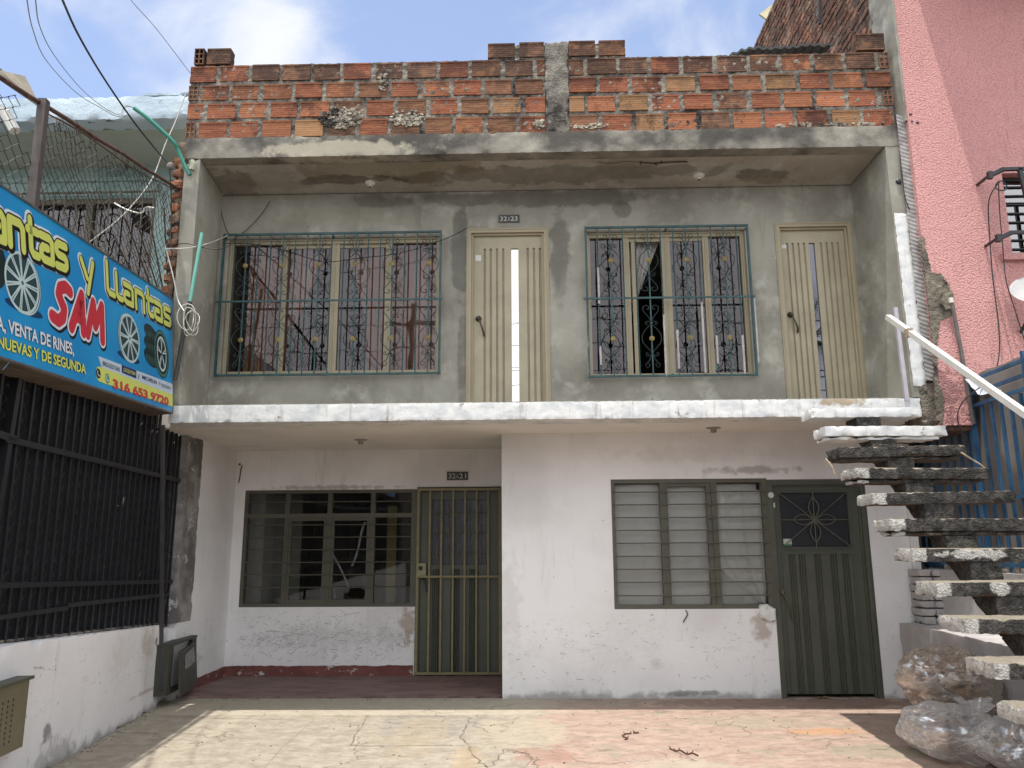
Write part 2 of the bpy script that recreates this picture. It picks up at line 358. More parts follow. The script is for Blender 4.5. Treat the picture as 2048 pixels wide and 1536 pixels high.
def m_mortar(name='mortar', base=(150, 142, 130)):
    m = NT(name)
    col = m.mix(m.ss(m.noise(5, 6, 0.7), 0.35, 0.65), lin((92, 86, 80)), lin(base))
    col = m.mix(m.ss(m.noise(2.6, 6, 0.7, m.vec(loc=(2, 0, 6))), 0.52, 0.66), col, lin((58, 54, 52)))
    h = m.math('ADD', m.noise(30, 6, 0.7), m.math('MULTIPLY', m.voro(55), 0.5))
    return m.done(col, 0.95, m.bump(h, 1.0, 0.015), spec=0.1)
def m_ground():
    m = NT('worn_forecourt_concrete'); x, y, z = m.xyz()
    n = m.noise(1.3, 7, 0.62)
    conc = m.mix(m.ss(m.noise(7.5, 10, 0.74), 0.40, 0.60), lin((146, 136, 121)), lin((163, 153, 138)))
    conc = m.mix(m.math('MULTIPLY', m.ss(m.noise(11, 9, 0.75), 0.52, 0.60), 0.4), conc, lin((146, 138, 122)))
    conc = m.mix(m.math('MULTIPLY', m.ss(m.noise(60, 4, 0.8), 0.56, 0.72), 0.6), conc, lin((96, 90, 80)))
    pink = m.mix(m.ss(m.noise(5.4, 10, 0.75, m.vec(scale=(0.9, 1.2, 1))), 0.40, 0.60), lin((152, 130, 117)), lin((168, 146, 132)))
    pink = m.mix(m.math('MULTIPLY', m.ss(m.noise(4.5, 8, 0.72, m.vec(scale=(0.8, 2, 1), loc=(5, 3, 0))), 0.56, 0.575), 0.75), pink, lin((140, 134, 116)))
    pink = m.mix(m.math('MULTIPLY', m.ss(m.noise(7, 8, 0.75, m.vec(scale=(0.8, 2, 1), loc=(1, 8, 0))), 0.61, 0.625), 0.5), pink, lin((120, 92, 80)))
    edge = m.math('ADD', x, m.math('MULTIPLY', m.math('SUBTRACT', n, 0.5), 1.0))
    col = m.mix(m.ss(m.math('ADD', edge, m.math('MULTIPLY', m.noise(9, 9, .75), .35)), 0.22, 0.25), conc, pink)
    # darker patches along the porch strip, lighter screed strips, a repaired patch and rust
    col = m.mix(m.math('MULTIPLY', m.blob((-2.65, 6.9, 0), (0.07, 1.3, 1), 0.4, 6, 0.4), 0.45), col, lin((170, 160, 143)))
    px = m.math('MULTIPLY', m.math('MULTIPLY', m.ss(x, -1.34, -1.30), m.ss(x, -0.36, -0.40)), m.math('MULTIPLY', m.ss(m.math('ADD', y, m.math('MULTIPLY', n, 0.1)), 6.85, 6.88), m.ss(y, 7.62, 7.58)))
    col = m.mix(m.math('MULTIPLY', px, 0.7), col, m.mix(m.ss(m.noise(8, 7, 0.7), 0.4, 0.6), lin((132, 126, 117)), lin((154, 145, 132))))
    col = m.mix(m.math('MULTIPLY', m.blob((-0.1, 6.95, 0), (0.42, 0.55, 1), 0.25, 4, 0.5), 0.7), col, lin((164, 153, 134)))
    for c, r, a, rgb in (((-0.95, 6.9, 0), (0.22, 0.7, 1), 0.3, (160, 144, 116)), ((2.35, 6.95, 0), (0.34, 0.12, 1), 0.75, (178, 138, 104)),
                         ((-0.5, 6.1, 0), (0.12, 0.3, 1), 0.3, (176, 150, 112)), ((0.05, 6.2, 0), (0.22, 0.25, 1), 0.6, (152, 118, 104)), ((2.6, 6.3, 0), (0.5, 0.2, 1), 0.6, (140, 134, 116)),
                         ((1.9, 7.3, 0), (0.5, 0.25, 1), 0.5, (150, 142, 122)), ((1.0, 5.9, 0), (0.4, 0.2, 1), 0.6, (164, 154, 138)),
                         ((-2.9, 8.2, 0), (1.6, 0.2, 1), 0.3, (120, 112, 104)), ((2.5, 8.15, 0), (1.4, 0.25, 1), 0.5, (112, 88, 80)), ((0.4, 8.2, 0), (0.9, 0.2, 1), 0.5, (136, 128, 116))):
        col = m.mix(m.math('MULTIPLY', m.blob(c, r, 0.12, 7, 0.8), a), col, lin(rgb))
    band = m.math('MULTIPLY', m.ss(m.math('ADD', y, m.math('MULTIPLY', m.noise(2.5, 8, .7), .22)), 7.70, 7.72), m.ss(x, .6, -.2)); col = m.mix(m.math('MULTIPLY', band, .55), col, lin((176, 166, 148)))
    jn = m.math('MULTIPLY', m.math('SUBTRACT', 1.0, m.ss(m.math('ABSOLUTE', m.math('SUBTRACT', m.math('ADD', x, m.math('MULTIPLY', y, .18)), -1.06-.0)), .004, .012)), m.ss(x, -.1, -.5)); col = m.mix(m.math('MULTIPLY', jn, .0), col, lin((110, 100, 88)))
    wv = m.n('ShaderNodeVectorMath'); wv.operation = 'ADD'; m.L(m.P, wv.inputs[0])
    nn = m.n('ShaderNodeTexNoise'); nn.inputs['Scale'].default_value = 3; nn.inputs['Detail'].default_value = 5; m.L(m.P, nn.inputs[0])
    sc2 = m.n('ShaderNodeVectorMath'); sc2.operation = 'SCALE'; sc2.inputs['Scale'].default_value = 0.5; m.L(nn.outputs['Color'], sc2.inputs[0]); m.L(sc2.outputs[0], wv.inputs[1])
    ck = m.voro(1.15, wv.outputs[0], 'DISTANCE_TO_EDGE'); crack = m.ss(ck, 0.011, 0.002)
    crack = m.math('MULTIPLY', crack, m.ss(m.noise(1.6, 3, 0.5, m.vec(loc=(3, 3, 0))), 0.48, 0.58))
    col = m.mix(m.math('MULTIPLY', crack, 0.5), col, lin((96, 84, 72)))
    grit = m.ss(m.voro(46), 0.16, 0.08); col = m.mix(m.math('MULTIPLY', m.math('MULTIPLY', grit, m.ss(m.noise(2.3, 4), 0.5, 0.62)), 0.5), col, lin((80, 74, 66)))
    h = m.math('ADD', m.noise(8, 8, 0.7), m.math('MULTIPLY', m.noise(70, 4, 0.7), 0.35)); h = m.math('SUBTRACT', h, m.math('MULTIPLY', crack, 0.6))
    h = m.math('ADD', h, m.math('MULTIPLY', m.ss(m.noise(5.5, 8, 0.72, m.vec(scale=(0.8, 2, 1), loc=(5, 3, 0))), 0.53, 0.56), 0.4))
    return m.done(col, 0.9, m.bump(h, 0.6, 0.015), spec=0.2)
def m_redfloor():
    m = NT('worn_red_floor_paint')
    col = m.mix(m.ss(m.noise(4, 7, 0.7, m.vec(scale=(0.6, 1.5, 1))), 0.35, 0.65), lin((104, 84, 80)), lin((128, 106, 99)))
    col = m.mix(m.math('MULTIPLY', m.ss(m.noise(16, 7, 0.75), 0.6, 0.68), 0.8), col, lin((150, 140, 128)))
    return m.done(col, 0.7, m.bump(m.noise(20, 6), 0.4, 0.006), spec=0.3)
def m_redbase():
    m = NT('peeling_red_skirting')
    col = m.mix(m.ss(m.noise(5, 6), 0.35, 0.65), lin((98, 54, 50)), lin((116, 68, 62)))
    col = m.mix(m.ss(m.noise(6.5, 7, 0.7, m.vec(scale=(1, 1, 1.8), loc=(3, 0, 0))), 0.60, 0.62), col, lin((176, 172, 166)))
    return m.done(col, 0.7, m.bump(m.noise(20, 6), 0.4, 0.006))
def m_pink():
    m = NT('pink_stucco')
    col = m.mix(m.ss(m.noise(0.8, 6, 0.6), 0.35, 0.65), lin((208, 154, 150)), lin((218, 164, 158)))
    sv = m.vec(scale=(14, 14, 1.3)); g = m.noise(2.4, 5, 0.6, sv)
    col = m.mix(m.math('MULTIPLY', m.ss(m.noise(1.8, 7, 0.75, m.vec(scale=(9, 9, 0.8), loc=(2, 2, 2))), 0.56, 0.70), 0.5), col, lin((148, 104, 102)))
    col = m.mix(m.math('MULTIPLY', m.ss(m.noise(1.1, 7, 0.7, m.vec(loc=(7, 1, 3))), 0.5, 0.64), 0.3), col, lin((190, 140, 134)))
    gr = m.voro(58); gr2 = m.noise(75, 4, 0.7)
    col = m.mix(m.math('MULTIPLY', m.ss(gr, 0.35, 0.7), 0.3), col, lin((150, 94, 92)))
    bl = m.blob((3.80, 7.3, 2.85), (0.24, 0.3, 0.28), 0.8, 22, 1.6); col = m.mix(m.math('MULTIPLY', bl, 0.5), col, lin((70, 48, 48)))
    h = m.math('ADD', m.math('MULTIPLY', g, 0.8), m.math('ADD', m.math('MULTIPLY', m.math('SUBTRACT', 1, gr), 0.7), gr2))
    return m.done(col, 0.9, m.bump(h, 0.9, 0.016), spec=0.2)
def m_blackpaint_concrete():
    m = NT('black_painted_step'); x, y, z = m.xyz(); nx, ny, nz = m.xyz(m.Nn)
    blk = m.mix(m.ss(m.noise(16, 6, 0.7), 0.4, 0.65), lin((48, 46, 44)), lin((84, 80, 76)))
    blk = m.mix(m.ss(m.noise(38, 6, 0.8), 0.60, 0.68), blk, lin((128, 120, 110)))
    n = m.noise(17, 6, 0.7)
    wf = m.ss(m.math('ADD', x, m.math('MULTIPLY', n, 0.06)), 2.605, 2.590)
    wf = m.math('MULTIPLY', wf, m.ss(z, 2.12, 2.02))
    for c, r in (((2.88, 5.37, 1.42), (0.22, 0.07, 0.035)), ((2.86, 5.11, 1.22), (0.07, 0.07, 0.04))):
        wf = m.math('MAXIMUM', wf, m.blob(c, r, 0.3, 14, 0.8))
    col = m.mix(wf, blk, m.mix(m.ss(m.noise(24, 6, 0.7), 0.32, 0.5), lin((132, 126, 118)), lin((180, 177, 171))))
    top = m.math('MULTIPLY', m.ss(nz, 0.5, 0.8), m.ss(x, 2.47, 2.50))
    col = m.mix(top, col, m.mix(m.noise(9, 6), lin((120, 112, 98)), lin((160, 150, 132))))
    und = m.ss(nz, -0.5, -0.8); col = m.mix(und, col, lin((96, 80, 68)))
    h = m.math('ADD', m.noise(40, 6, 0.75), m.math('MULTIPLY', m.voro(70), 0.6))
    return m.done(col, 0.85, m.bump(h, 1.0, 0.018), spec=0.3)
def m_glass(name, tint=(0.3, 0.3, 0.3), refl=0.25, gcol=(0.9, 0.85, 0.85), rough=0.02, wav=0.15):
    m = NT(name); nt = m.nt; nt.nodes.remove(m.b)
    t = m.n('ShaderNodeBsdfTransparent'); t.inputs[0].default_value = tint+(1,)
    g = m.n('ShaderNodeBsdfGlossy'); g.inputs[0].default_value = gcol+(1,); g.inputs['Roughness'].default_value = rough
    bp = m.bump(m.noise(1.6, 2), wav, 0.01); m.L(bp, g.inputs['Normal'])
    lw = m.n('ShaderNodeFresnel'); lw.inputs[0].default_value = 1.5
    f = m.math('ADD', lw.outputs[0], refl, clamp=True)
    mx = m.n('ShaderNodeMixShader'); m.L(f, mx.inputs[0]); m.L(t.outputs[0], mx.inputs[1]); m.L(g.outputs[0], mx.inputs[2])
    m.L(mx.outputs[0], m.outn.inputs[0]); return m.mat
def m_cloth(name, rgb, trans=0.35, var=0.2):
    m = NT(name); nt = m.nt; nt.nodes.remove(m.b)
    c = m.mix(m.noise(9, 5), lin(rgb), tuple(x*(1-var) for x in lin(rgb)[:3])+(1,))
    d = m.n('ShaderNodeBsdfDiffuse'); m.L(c, d.inputs[0]); t = m.n('ShaderNodeBsdfTranslucent'); m.L(c, t.inputs[0])
    mx = m.n('ShaderNodeMixShader'); mx.inputs[0].default_value = trans; m.L(d.outputs[0], mx.inputs[1]); m.L(t.outputs[0], mx.inputs[2])
    m.L(mx.outputs[0], m.outn.inputs[0]); return m.mat
def m_plastic(name='clear_polythene', warm=(0.95, 0.94, 0.92)):
    m = NT(name); nt = m.nt; nt.nodes.remove(m.b)
    t = m.n('ShaderNodeBsdfTransparent'); t.inputs[0].default_value = (0.96, 0.95, 0.93, 1)
    g = m.n('ShaderNodeBsdfGlossy'); g.inputs[0].default_value = (1, 1, 1, 1); g.inputs['Roughness'].default_value = 0.12
    d = m.n('ShaderNodeBsdfDiffuse'); d.inputs[0].default_value = warm+(1,)
    tl = m.n('ShaderNodeBsdfTranslucent'); tl.inputs[0].default_value = warm+(1,)
    a = m.n('ShaderNodeMixShader'); a.inputs[0].default_value = 0.45; m.L(d.outputs[0], a.inputs[1]); m.L(tl.outputs[0], a.inputs[2])
    b = m.n('ShaderNodeMixShader'); b.inputs[0].default_value = 0.36; m.L(a.outputs[0], b.inputs[1]); m.L(g.outputs[0], b.inputs[2])
    n1 = m.noise(5, 4, 0.55, m.vec(scale=(1, 1, 2.4), rot=(0.4, 0.5, 0.3)), 1.0); rid = m.math('ABSOLUTE', m.math('SUBTRACT', n1, 0.5))
    n2 = m.noise(13, 4, 0.6, m.vec(scale=(1, 1, 3), rot=(0.1, 0.9, 0.3)), 0.6); rid2 = m.math('ABSOLUTE', m.math('SUBTRACT', n2, 0.5))
    h = m.math('ADD', m.math('MULTIPLY', rid, -2.0), m.math('MULTIPLY', rid2, -0.9)); bp = m.bump(h, 0.35, 0.012)
    for k in (g, d): m.L(bp, k.inputs['Normal'])
    f = m.ss(m.noise(6, 5, 0.65, m.vec(scale=(1, 1, 2), loc=(2, 2, 2), rot=(0.2, 0.6, 0)), 0.8), 0.34, 0.62)
    f = m.math('ADD', m.math('MULTIPLY', f, 0.28), m.math('ADD', 0.33, m.math('MULTIPLY', m.ss(rid, 0.025, 0.0), 0.4)), clamp=True)  # wrinkle ridges turned pale and more opaque as painted-in highlights
    c = m.n('ShaderNodeMixShader'); m.L(f, c.inputs[0]); m.L(t.outputs[0], c.inputs[1]); m.L(b.outputs[0], c.inputs[2])
    m.L(c.outputs[0], m.outn.inputs[0]); return m.mat
def flat(name, rgb, rough=0.35): return simple(name, rgb, rough, var=0.06, vs=3, spec=0.4)

WHITE = m_white_wall('white_front_wall', extra=ex_front); WHITE_R = m_white_wall('white_recess_wall', extra=ex_recess)
SOFFIT = simple('cream_soffit_paint', (228, 223, 214), 0.9, var=0.14, vs=1.6, bump=0.4, bs=14)
CEMENT = m_cement(); CEIL = m_cement('stained_ceiling_plaster', (168, 163, 154), (142, 136, 126), (186, 180, 170), True)
BEAM = m_beam(); SLAB = m_slab_paint(); BRICK = m_brick(); MORTAR = m_mortar(); GROUND = m_ground()
REDF = m_redfloor(); REDB = m_redbase(); PINK = m_pink(); STEP = m_blackpaint_concrete()
BEIGE = simple('beige_metal_paint', (158, 146, 120), 0.5, var=0.16, vs=2.2, spec=0.4)
BEIGE_D = simple('beige_door_paint', (164, 153, 128), 0.45, var=0.2, vs=3, spec=0.4)  # door leaves have their own slightly paler beige paint
OLIVE = simple('olive_metal_paint', (88, 86, 74), 0.5, var=0.2, vs=3, spec=0.4)
OLIVE_D = simple('dark_green_metal_paint', (80, 83, 72), 0.42, var=0.2, vs=4, spec=0.5)
GATEP = simple('brass_beige_gate_paint', (136, 126, 92), 0.5, var=0.25, vs=8, spec=0.4)
TEAL = simple('teal_metal_paint', (38, 78, 78), 0.5, var=0.3, vs=12, dark=(26, 50, 52))
BRASS = simple('old_gold_paint', (150, 134, 84), 0.5, metal=0.2, var=0.4, vs=30)
DARKM = simple('dark_iron', (44, 42, 42), 0.55, var=0.4, vs=20, dark=(28, 26, 26))
BLACKM = simple('black_fence_paint', (30, 31, 36), 0.45, var=0.4, vs=8, spec=0.5)
RUST = simple('rusty_steel', (98, 68, 54), 0.85, var=0.5, vs=18, dark=(52, 36, 32))
GREYP = simple('weathered_grey_paint', (104, 98, 94), 0.7, var=0.35, vs=12)
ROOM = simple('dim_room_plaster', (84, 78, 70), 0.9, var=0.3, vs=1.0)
GLASS_U = m_glass('bronze_reflective_glass', (0.66, 0.56, 0.51), 0.05, (0.74, 0.66, 0.66), 0.015, 0.2)
GLASS_D = m_glass('dusty_window_glass', (0.88, 0.88, 0.86), 0.06, (0.8, 0.8, 0.8), 0.03, 0.1)
MIRROR = m_glass('mirrored_slit_glass', (0.1, 0.1, 0.1), 0.58, (0.94, 0.92, 0.84), 0.02, 0.3)
MIRROR_D = m_glass('dark_slit_glass', (0.12, 0.12, 0.14), 0.10, (0.8, 0.8, 0.9), 0.01, 0.1)
OBSC = simple('obscured_dark_glass', (30, 32, 38), 0.25, var=0.2, vs=60, bump=0.6, bs=120, spec=0.6)
WPLAS = simple('white_plastic', (214, 210, 200), 0.4, var=0.1)
GREENP = simple('green_pvc', (52, 128, 112), 0.45, var=0.15); GREENL = simple('faded_green_pvc', (110, 178, 162), 0.5, var=0.1)
CABLEW = simple('white_cable_sheath', (200, 196, 186), 0.5, var=0.15); CABLEB = simple('black_cable_sheath', (26, 26, 28), 0.5, var=0.2)
CABLEG = simple('grey_cable_sheath', (130, 128, 120), 0.5, var=0.2)

# ------------------------------------------------------------------ the setting
YA, YB, YC, YD = 7.383, 8.09, 8.35, 9.664
def setting():
    g = MB(); S = 900
    g.quad((-S, -S, -0.02), (S, -S, -0.02), (S, S, -0.02), (-S, S, -0.02))
    g.build('ground', simple('street_asphalt', (84, 82, 80), 0.9, var=0.2, vs=2), kind='structure')
    f = MB(); f.hexa([(-6, 1.2, -0.018), (7, 1.2, -0.018), (7, 8.40, -0.018), (-6, 8.40, -0.018), (-6, 1.2, 0), (7, 1.2, 0), (7, 8.40, 0), (-6, 8.40, 0)])
    pav = f.build('pavement', GROUND, kind='structure')
    c = MB(); rnd = random.Random(31)
    def crack(pts, w=.006, jit=.02, n=10):
        P = []
        for a, b in zip(pts, pts[1:]):
            for k in range(n): t = k/n; P.append((a[0]+(b[0]-a[0])*t+rnd.gauss(0, jit), a[1]+(b[1]-a[1])*t+rnd.gauss(0, jit)))
        P.append(pts[-1]); L_ = []; R_ = []
        for i_, p in enumerate(P):
            a = P[max(i_-1, 0)]; b = P[min(i_+1, len(P)-1)]; d = Vector((b[0]-a[0], b[1]-a[1], 0)); d = d.normalized() if d.length > 1e-6 else Vector((1, 0, 0)); nn = Vector((-d.y, d.x, 0)); h = w*rnd.uniform(.25, 1.1)
            L_.append(Vector((p[0], p[1], .0015))+nn*h); R_.append(Vector((p[0], p[1], .0015))-nn*h)
        for i_ in range(len(P)-1): c.quad(L_[i_], R_[i_], R_[i_+1], L_[i_+1])
    g = lambda *q: [tuple(atZ(x, y, 0))[:2] for x, y in q]
    crack(g((735, 1432), (700, 1492)), .006, .006); crack(g((700, 1492), (930, 1491)), .005, .006); crack(g((735, 1432), (938, 1434)), .004, .006); crack(g((938, 1434), (925, 1470), (940, 1500), (975, 1536)), .009, .016)
    crack(g((935, 1440), (990, 1470), (1042, 1432)), .004, .02); crack(g((632, 1436), (560, 1500), (520, 1545)), .0025, .002, 6); crack(g((300, 1430), (440, 1436), (600, 1440)), .003, .012)
    crack(g((975, 1536), (1010, 1500), (1060, 1508), (1080, 1540)), .007, .02); crack(g((1200, 1425), (1290, 1440), (1480, 1432)), .003, .02); crack(g((1560, 1450), (1600, 1480), (1700, 1478)), .004, .02); crack(g((1100, 1500), (1190, 1530), (1300, 1520)), .003, .02)
    for k in range(12):
        x0, y0 = rnd.uniform(-.2, 3.2), rnd.uniform(5.6, 7.9); crack([(x0, y0), (x0+rnd.uniform(-.3, .3), y0+rnd.uniform(-.1, .1)), (x0+rnd.uniform(-.5, .5), y0+rnd.uniform(-.2, .2))], .0028, .014, 6)
    c.build('crack', simple('dirt_filled_crack', (118, 107, 93), .95, var=.3, vs=20), pav)
    p = MB(); p.rough(-3.70, -0.322, 8.405, 9.70, -0.015, 0.022, 0.06, 0.004, 0.02, 3)
    p.build('porch_floor', REDF, kind='structure')
    q = MB(); q.box(-0.322, 3.9, 8.4, 9.7, -0.018, 0.001); q.build('threshold_ground', GROUND, kind='structure')
setting()

# ------------------------------------------------------------------ the two-storey house
house = root('house', 'two storey grey and white house with a bare brick parapet', 'house', (0.1, YC, 0))
def wall_with_holes(mb, x0, x1, y0, y1, z0, z1, holes):
    """upright wall between y0..y1 pierced by rectangular holes (hx0,hx1,hz0,hz1), built of butted boxes"""
    xs = sorted(set([x0, x1]+[h[0] for h in holes]+[h[1] for h in holes])); xs = [x for x in xs if x0 <= x <= x1]
    for a, b in zip(xs, xs[1:]):
        hs = sorted([h for h in holes if h[0] <= a+1e-6 and h[1] >= b-1e-6], key=lambda h: h[2]); z = z0
        for h in hs:
            if h[2] > z+1e-4: mb.box(a, b, y0, y1, z, h[2])
            z = h[3]
        if z < z1-1e-4: mb.box(a, b, y0, y1, z, z1)
UW = (-3.27, -0.965, 3.27, 4.78); VW = (0.60, 2.30, 3.20, 4.80); D1 = (-0.683, 0.199, 2.816, 4.859); D2 = (2.62, 3.44, 2.816, 4.872)
LW = (0.815, 2.411, 0.856, 2.164); LD = (2.429, 3.433, 0.0, 2.15); EW = (-3.50, -1.425, 0.794, 2.171); GD = (-1.40, -0.378, 0.0, 2.195)
def house_shell():
    w = MB(); wall_with_holes(w, -3.70, 3.66, YB, YB+0.15, 2.816, 5.29, [UW, VW, D1, D2]); w.build('wall', CEMENT, house, label='grey cement wall of the balcony')
    w = MB()
    w.hexa([(-3.50, YA+.004, 2.83), (-3.345, YA+.004, 2.83), (-3.385, YB, 2.83), (-3.50, YB, 2.83), (-3.50, YA+.004, 5.30), (-3.345, YA+.004, 5.37), (-3.375, YB, 5.29), (-3.50, YB, 5.29)])
    w.build('side_wall', CEMENT, house); w = MB()
    w.hexa([(3.55, YA+.004, 2.83), (3.70, YA+.004, 2.83), (3.70, YB, 2.83), (3.475, YB, 2.83), (3.55, YA+.004, 5.37), (3.70, YA+.004, 5.37), (3.70, YB, 5.29), (3.475, YB, 5.29)])
    w.build('side_wall', CEMENT, house)
    b = MB(); b.rough(-3.505, 3.705, YA, YA+0.16, 5.372, 5.60, 0.025, 0.003, 0.010, 1, 16); b.build('beam', BEAM, house, smooth=True, label='weathered concrete beam under the brick parapet')
    c = MB(); c.hexa([(-3.50, YA+.16, 5.372), (3.70, YA+.16, 5.372), (3.70, YB+.2, 5.275), (-3.50, YB+.2, 5.275), (-3.50, YA+.16, 5.56), (3.70, YA+.16, 5.56), (3.70, YB+.2, 5.56), (-3.50, YB+.2, 5.56)])
    c.build('ceiling', CEIL, house, label='stained plaster ceiling of the balcony')
    r = MB(); r.box(-3.70, 3.70, YB+.2, 12.5, 5.40, 5.56); r.build('roof', CEMENT, house)
    s = MB(); s.rough(-3.455, 3.62, YA, YA+0.30, 2.655, 2.822, 0.022, 0.0022, 0.007, 5, 20); s.build('balcony_slab', SLAB, house, smooth=True, label='white painted slab edge between the storeys')
    s = MB(); s.box(-3.70, 3.70, YA+.30, 12.5, 2.654, 2.816); s.build('floor_slab', SOFFIT, house)
    f = MB(); f.box(-3.44, 3.60, YA+.01, YB-.001, 2.818, 2.828); f.build('balcony_floor', CEMENT, house)
    w = MB(); wall_with_holes(w, -0.322, 3.83, YC, YC+0.14, 0, 2.654, [(LW[0], 2.429, LW[2], LW[3]), LD]); w.build('wall', WHITE, house, label='white front wall of the ground floor')
    w = MB(); w.box(-0.322, -0.18, YC+.14, YD+.14, 0, 2.654); w.build('wall', WHITE_R, house)
    w = MB(); wall_with_holes(w, -3.66, -0.322, YD, YD+0.14, 0.0, 2.654, [(EW[0], -1.40, EW[2], EW[3]), GD]); w.build('wall', WHITE_R, house, label='white recessed wall behind the porch')
    w = MB(); w.box(-3.82, -3.625, 8.285, YD+.14, 0.0, 2.654); w.build('porch_side_wall', WHITE_R, house)
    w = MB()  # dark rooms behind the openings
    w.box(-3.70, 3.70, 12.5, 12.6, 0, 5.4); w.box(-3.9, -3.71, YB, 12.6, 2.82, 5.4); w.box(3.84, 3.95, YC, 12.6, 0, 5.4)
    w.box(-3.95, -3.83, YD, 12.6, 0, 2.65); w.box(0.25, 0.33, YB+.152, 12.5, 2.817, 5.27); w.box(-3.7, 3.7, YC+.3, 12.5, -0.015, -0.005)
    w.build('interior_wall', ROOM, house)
    k = MB()
    def wav(u, v, x0, x1, y, h): 
        x = x0+(x1-x0)*u; return (x, y-0.006, h*v + (0.012*noise.noise(Vector((x*4, 0, 1)))+0.008*noise.noise(Vector((x*15, 0, 5)))) * (v > 0.5))
    k.grid(90, 1, lambda u, v: (wav(u, v, -3.62, -1.41, YD, 0.115)[0], YD-0.005, 0.02+wav(u, v, -3.655, -1.41, YD, 0.115)[2]))
    k.grid(50, 1, lambda u, v: (-3.618, 8.46+1.2*u, 0.015+(0.11+0.012*noise.noise(Vector((u*6, 0, 1))))*v))
    k.build('skirting', REDB, house, label='peeling dark red skirting of the porch')
house_shell()

def parapet():
    bodies = MB(); Y0 = YA+0.025; T = 0.12
    rows = [(5.60, 5.795), (5.825, 6.005), (6.035, 6.212), (6.242, 6.432)]
    m = MB()
    def top_of(x):
        t = 6.44
        if -0.40 < x < 1.0: t = 6.62
        if x < -3.15: t = 6.60
        if x > 3.38: t = 6.62
        return t
    def brick(x0, x1, z0, z1, header=False, tone=None):
        t = tone or random.choice(['o', 'o', 'r', 'r', 'r', 'b', 'b', 'd', 't'])
        base = {'o': (150, 96, 70), 'r': (134, 80, 61), 'b': (112, 80, 63), 'd': (98, 75, 64), 't': (144, 110, 80)}[t]
        k = random.uniform(0.88, 1.1); bodies.cur = lin(tuple(c*k for c in base))[:3]
        j = random.uniform(-0.006, 0.006)
        if header:
            w = x1-x0; h = z1-z0; wt = 0.012
            bodies.box(x0, x1, Y0+.05, Y0+T, z0, z1)
            for i in range(3): xx = x0+(w-wt)*i/2; bodies.box(xx, xx+wt, Y0-.004, Y0+.048, z0, z1)
            for q in range(4):
                zz = z0+(h-wt)*q/3
                for i in range(2): a = x0+(w-wt)*i/2+wt; bodies.box(a+.0005, a+(w-wt)/2-wt-.0005, Y0-.002, Y0+.046, zz, zz+wt)
        else:
            b0 = len(bodies.v)
            bodies.rough(x0, x1, Y0+j, Y0+T, z0, z1, 0.033, 0.002, 0.007, random.random()*50, 20)
            tilt = random.uniform(-0.012, 0.012); xm = (x0+x1)/2
            for v in bodies.v[b0:]: v.z += (v.x-xm)*tilt
            for zz in (z0+.012, z1-.012):   # the moulded lips at top and bottom of a hollow brick
                bodies.box(x0+.004, x1-.004, Y0+j-.005, Y0+j+.01, zz-.009, zz+.009)
    L0, L1, R0, R1 = -3.53, 0.172, 0.418, 3.69
    for ri, (z0, z1) in enumerate(rows):
        for side, (a, b) in enumerate(((L0, L1), (R0, R1))):
            x = a; n = 0; hdr = (side == 0 and ri in (0, 2))
            if hdr: brick(a, a+0.10, z0+.01, z1-.005, True, 'b'); x = a+0.135
            rh = side == 1 and ri in (1, 3); end = b-(0.12 if rh else 0)
            first = True
            while x < end-0.06:
                w = 0.288*random.uniform(0.95, 1.04)
                if first and ((side == 0 and ri == 1) or (side == 1 and ri in (1, 3))): w *= 0.55
                if first and side == 0 and ri == 3: w *= 0.95
                first = False
                x1 = min(x+w, end); dz = random.uniform(-0.006, 0.004)
                tone = None
                if ri == 0 and side == 0 and -2.15 < (x+x1)/2 < -1.0 and random.random() < 0.6: tone = 'd'
                if x < -3.0 or (side == 0 and x < -2.7): tone = random.choice('oor')
                if ri == 3: tone = random.choice(['d', 'b', 'r', 'd', 'b', 'o'])
                brick(x, x1, z0+dz+.004, z1+dz, False, tone); x = x1+random.uniform(0.035, 0.055)
            if rh: brick(b-0.10, b, z0+.008, z1-.006, True, 'b')
    for x0, x1, z0, z1 in ((-0.415, -0.135, 6.455, 6.625), (-0.09, 0.170, 6.455, 6.63), (0.422, 0.70, 6.455, 6.632), (0.735, 1.01, 6.455, 6.632), (3.375, 3.67, 6.46, 6.65)):
        brick(x0, x1, z0, z1, False, random.choice(['d', 'r', 'b']))
    brick(-3.50, -3.40, 6.455, 6.64, True, 'd'); brick(-3.37, -3.12, 6.455, 6.64, False, 'd')
    bodies.cur = None
    pp = bodies.build('brick_parapet', BRICK, house, label='bare hollow clay brick parapet with broken top course')
    # mortar bed: a lumpy sheet just behind the brick faces
    def mg(x0, x1, topf, seed, za=5.60):
        n = int((x1-x0)/0.018); h = 52
        def fn(u, v):
            x = x0+(x1-x0)*u; zt = topf(x); z = za+(zt-za)*v; q = Vector((x*22, seed, z*22))
            y = Y0+0.0085-0.013*max(-0.4, noise.noise(q)+0.5*noise.noise(q*2.3))
            y -= 0.03*max(0, 0.8-math.hypot((x+1.93)/0.22, (z-5.80)/0.13))+0.03*max(0, 0.8-math.hypot((x+1.25)/0.2, (z-5.78)/0.11))
            if v > 0.995: z += 0.012*noise.noise(Vector((x*18, 3, 1)))
            return (x, y, z)
        m.grid(n, h, fn)
        m.grid(n, 1, lambda u, v: (x0+(x1-x0)*u, Y0+.008+v*(T-.01), topf(x0+(x1-x0)*u)+0.012*noise.noise(Vector(((x0+(x1-x0)*u)*18, 3, 1)))))
        m.box(x0, x1, Y0+T-.015, Y0+T-.005, za, 6.40)
    mg(L0+.012, L1, lambda x: 6.435, 0); mg(R0, R1-.01, lambda x: 6.435, 4)
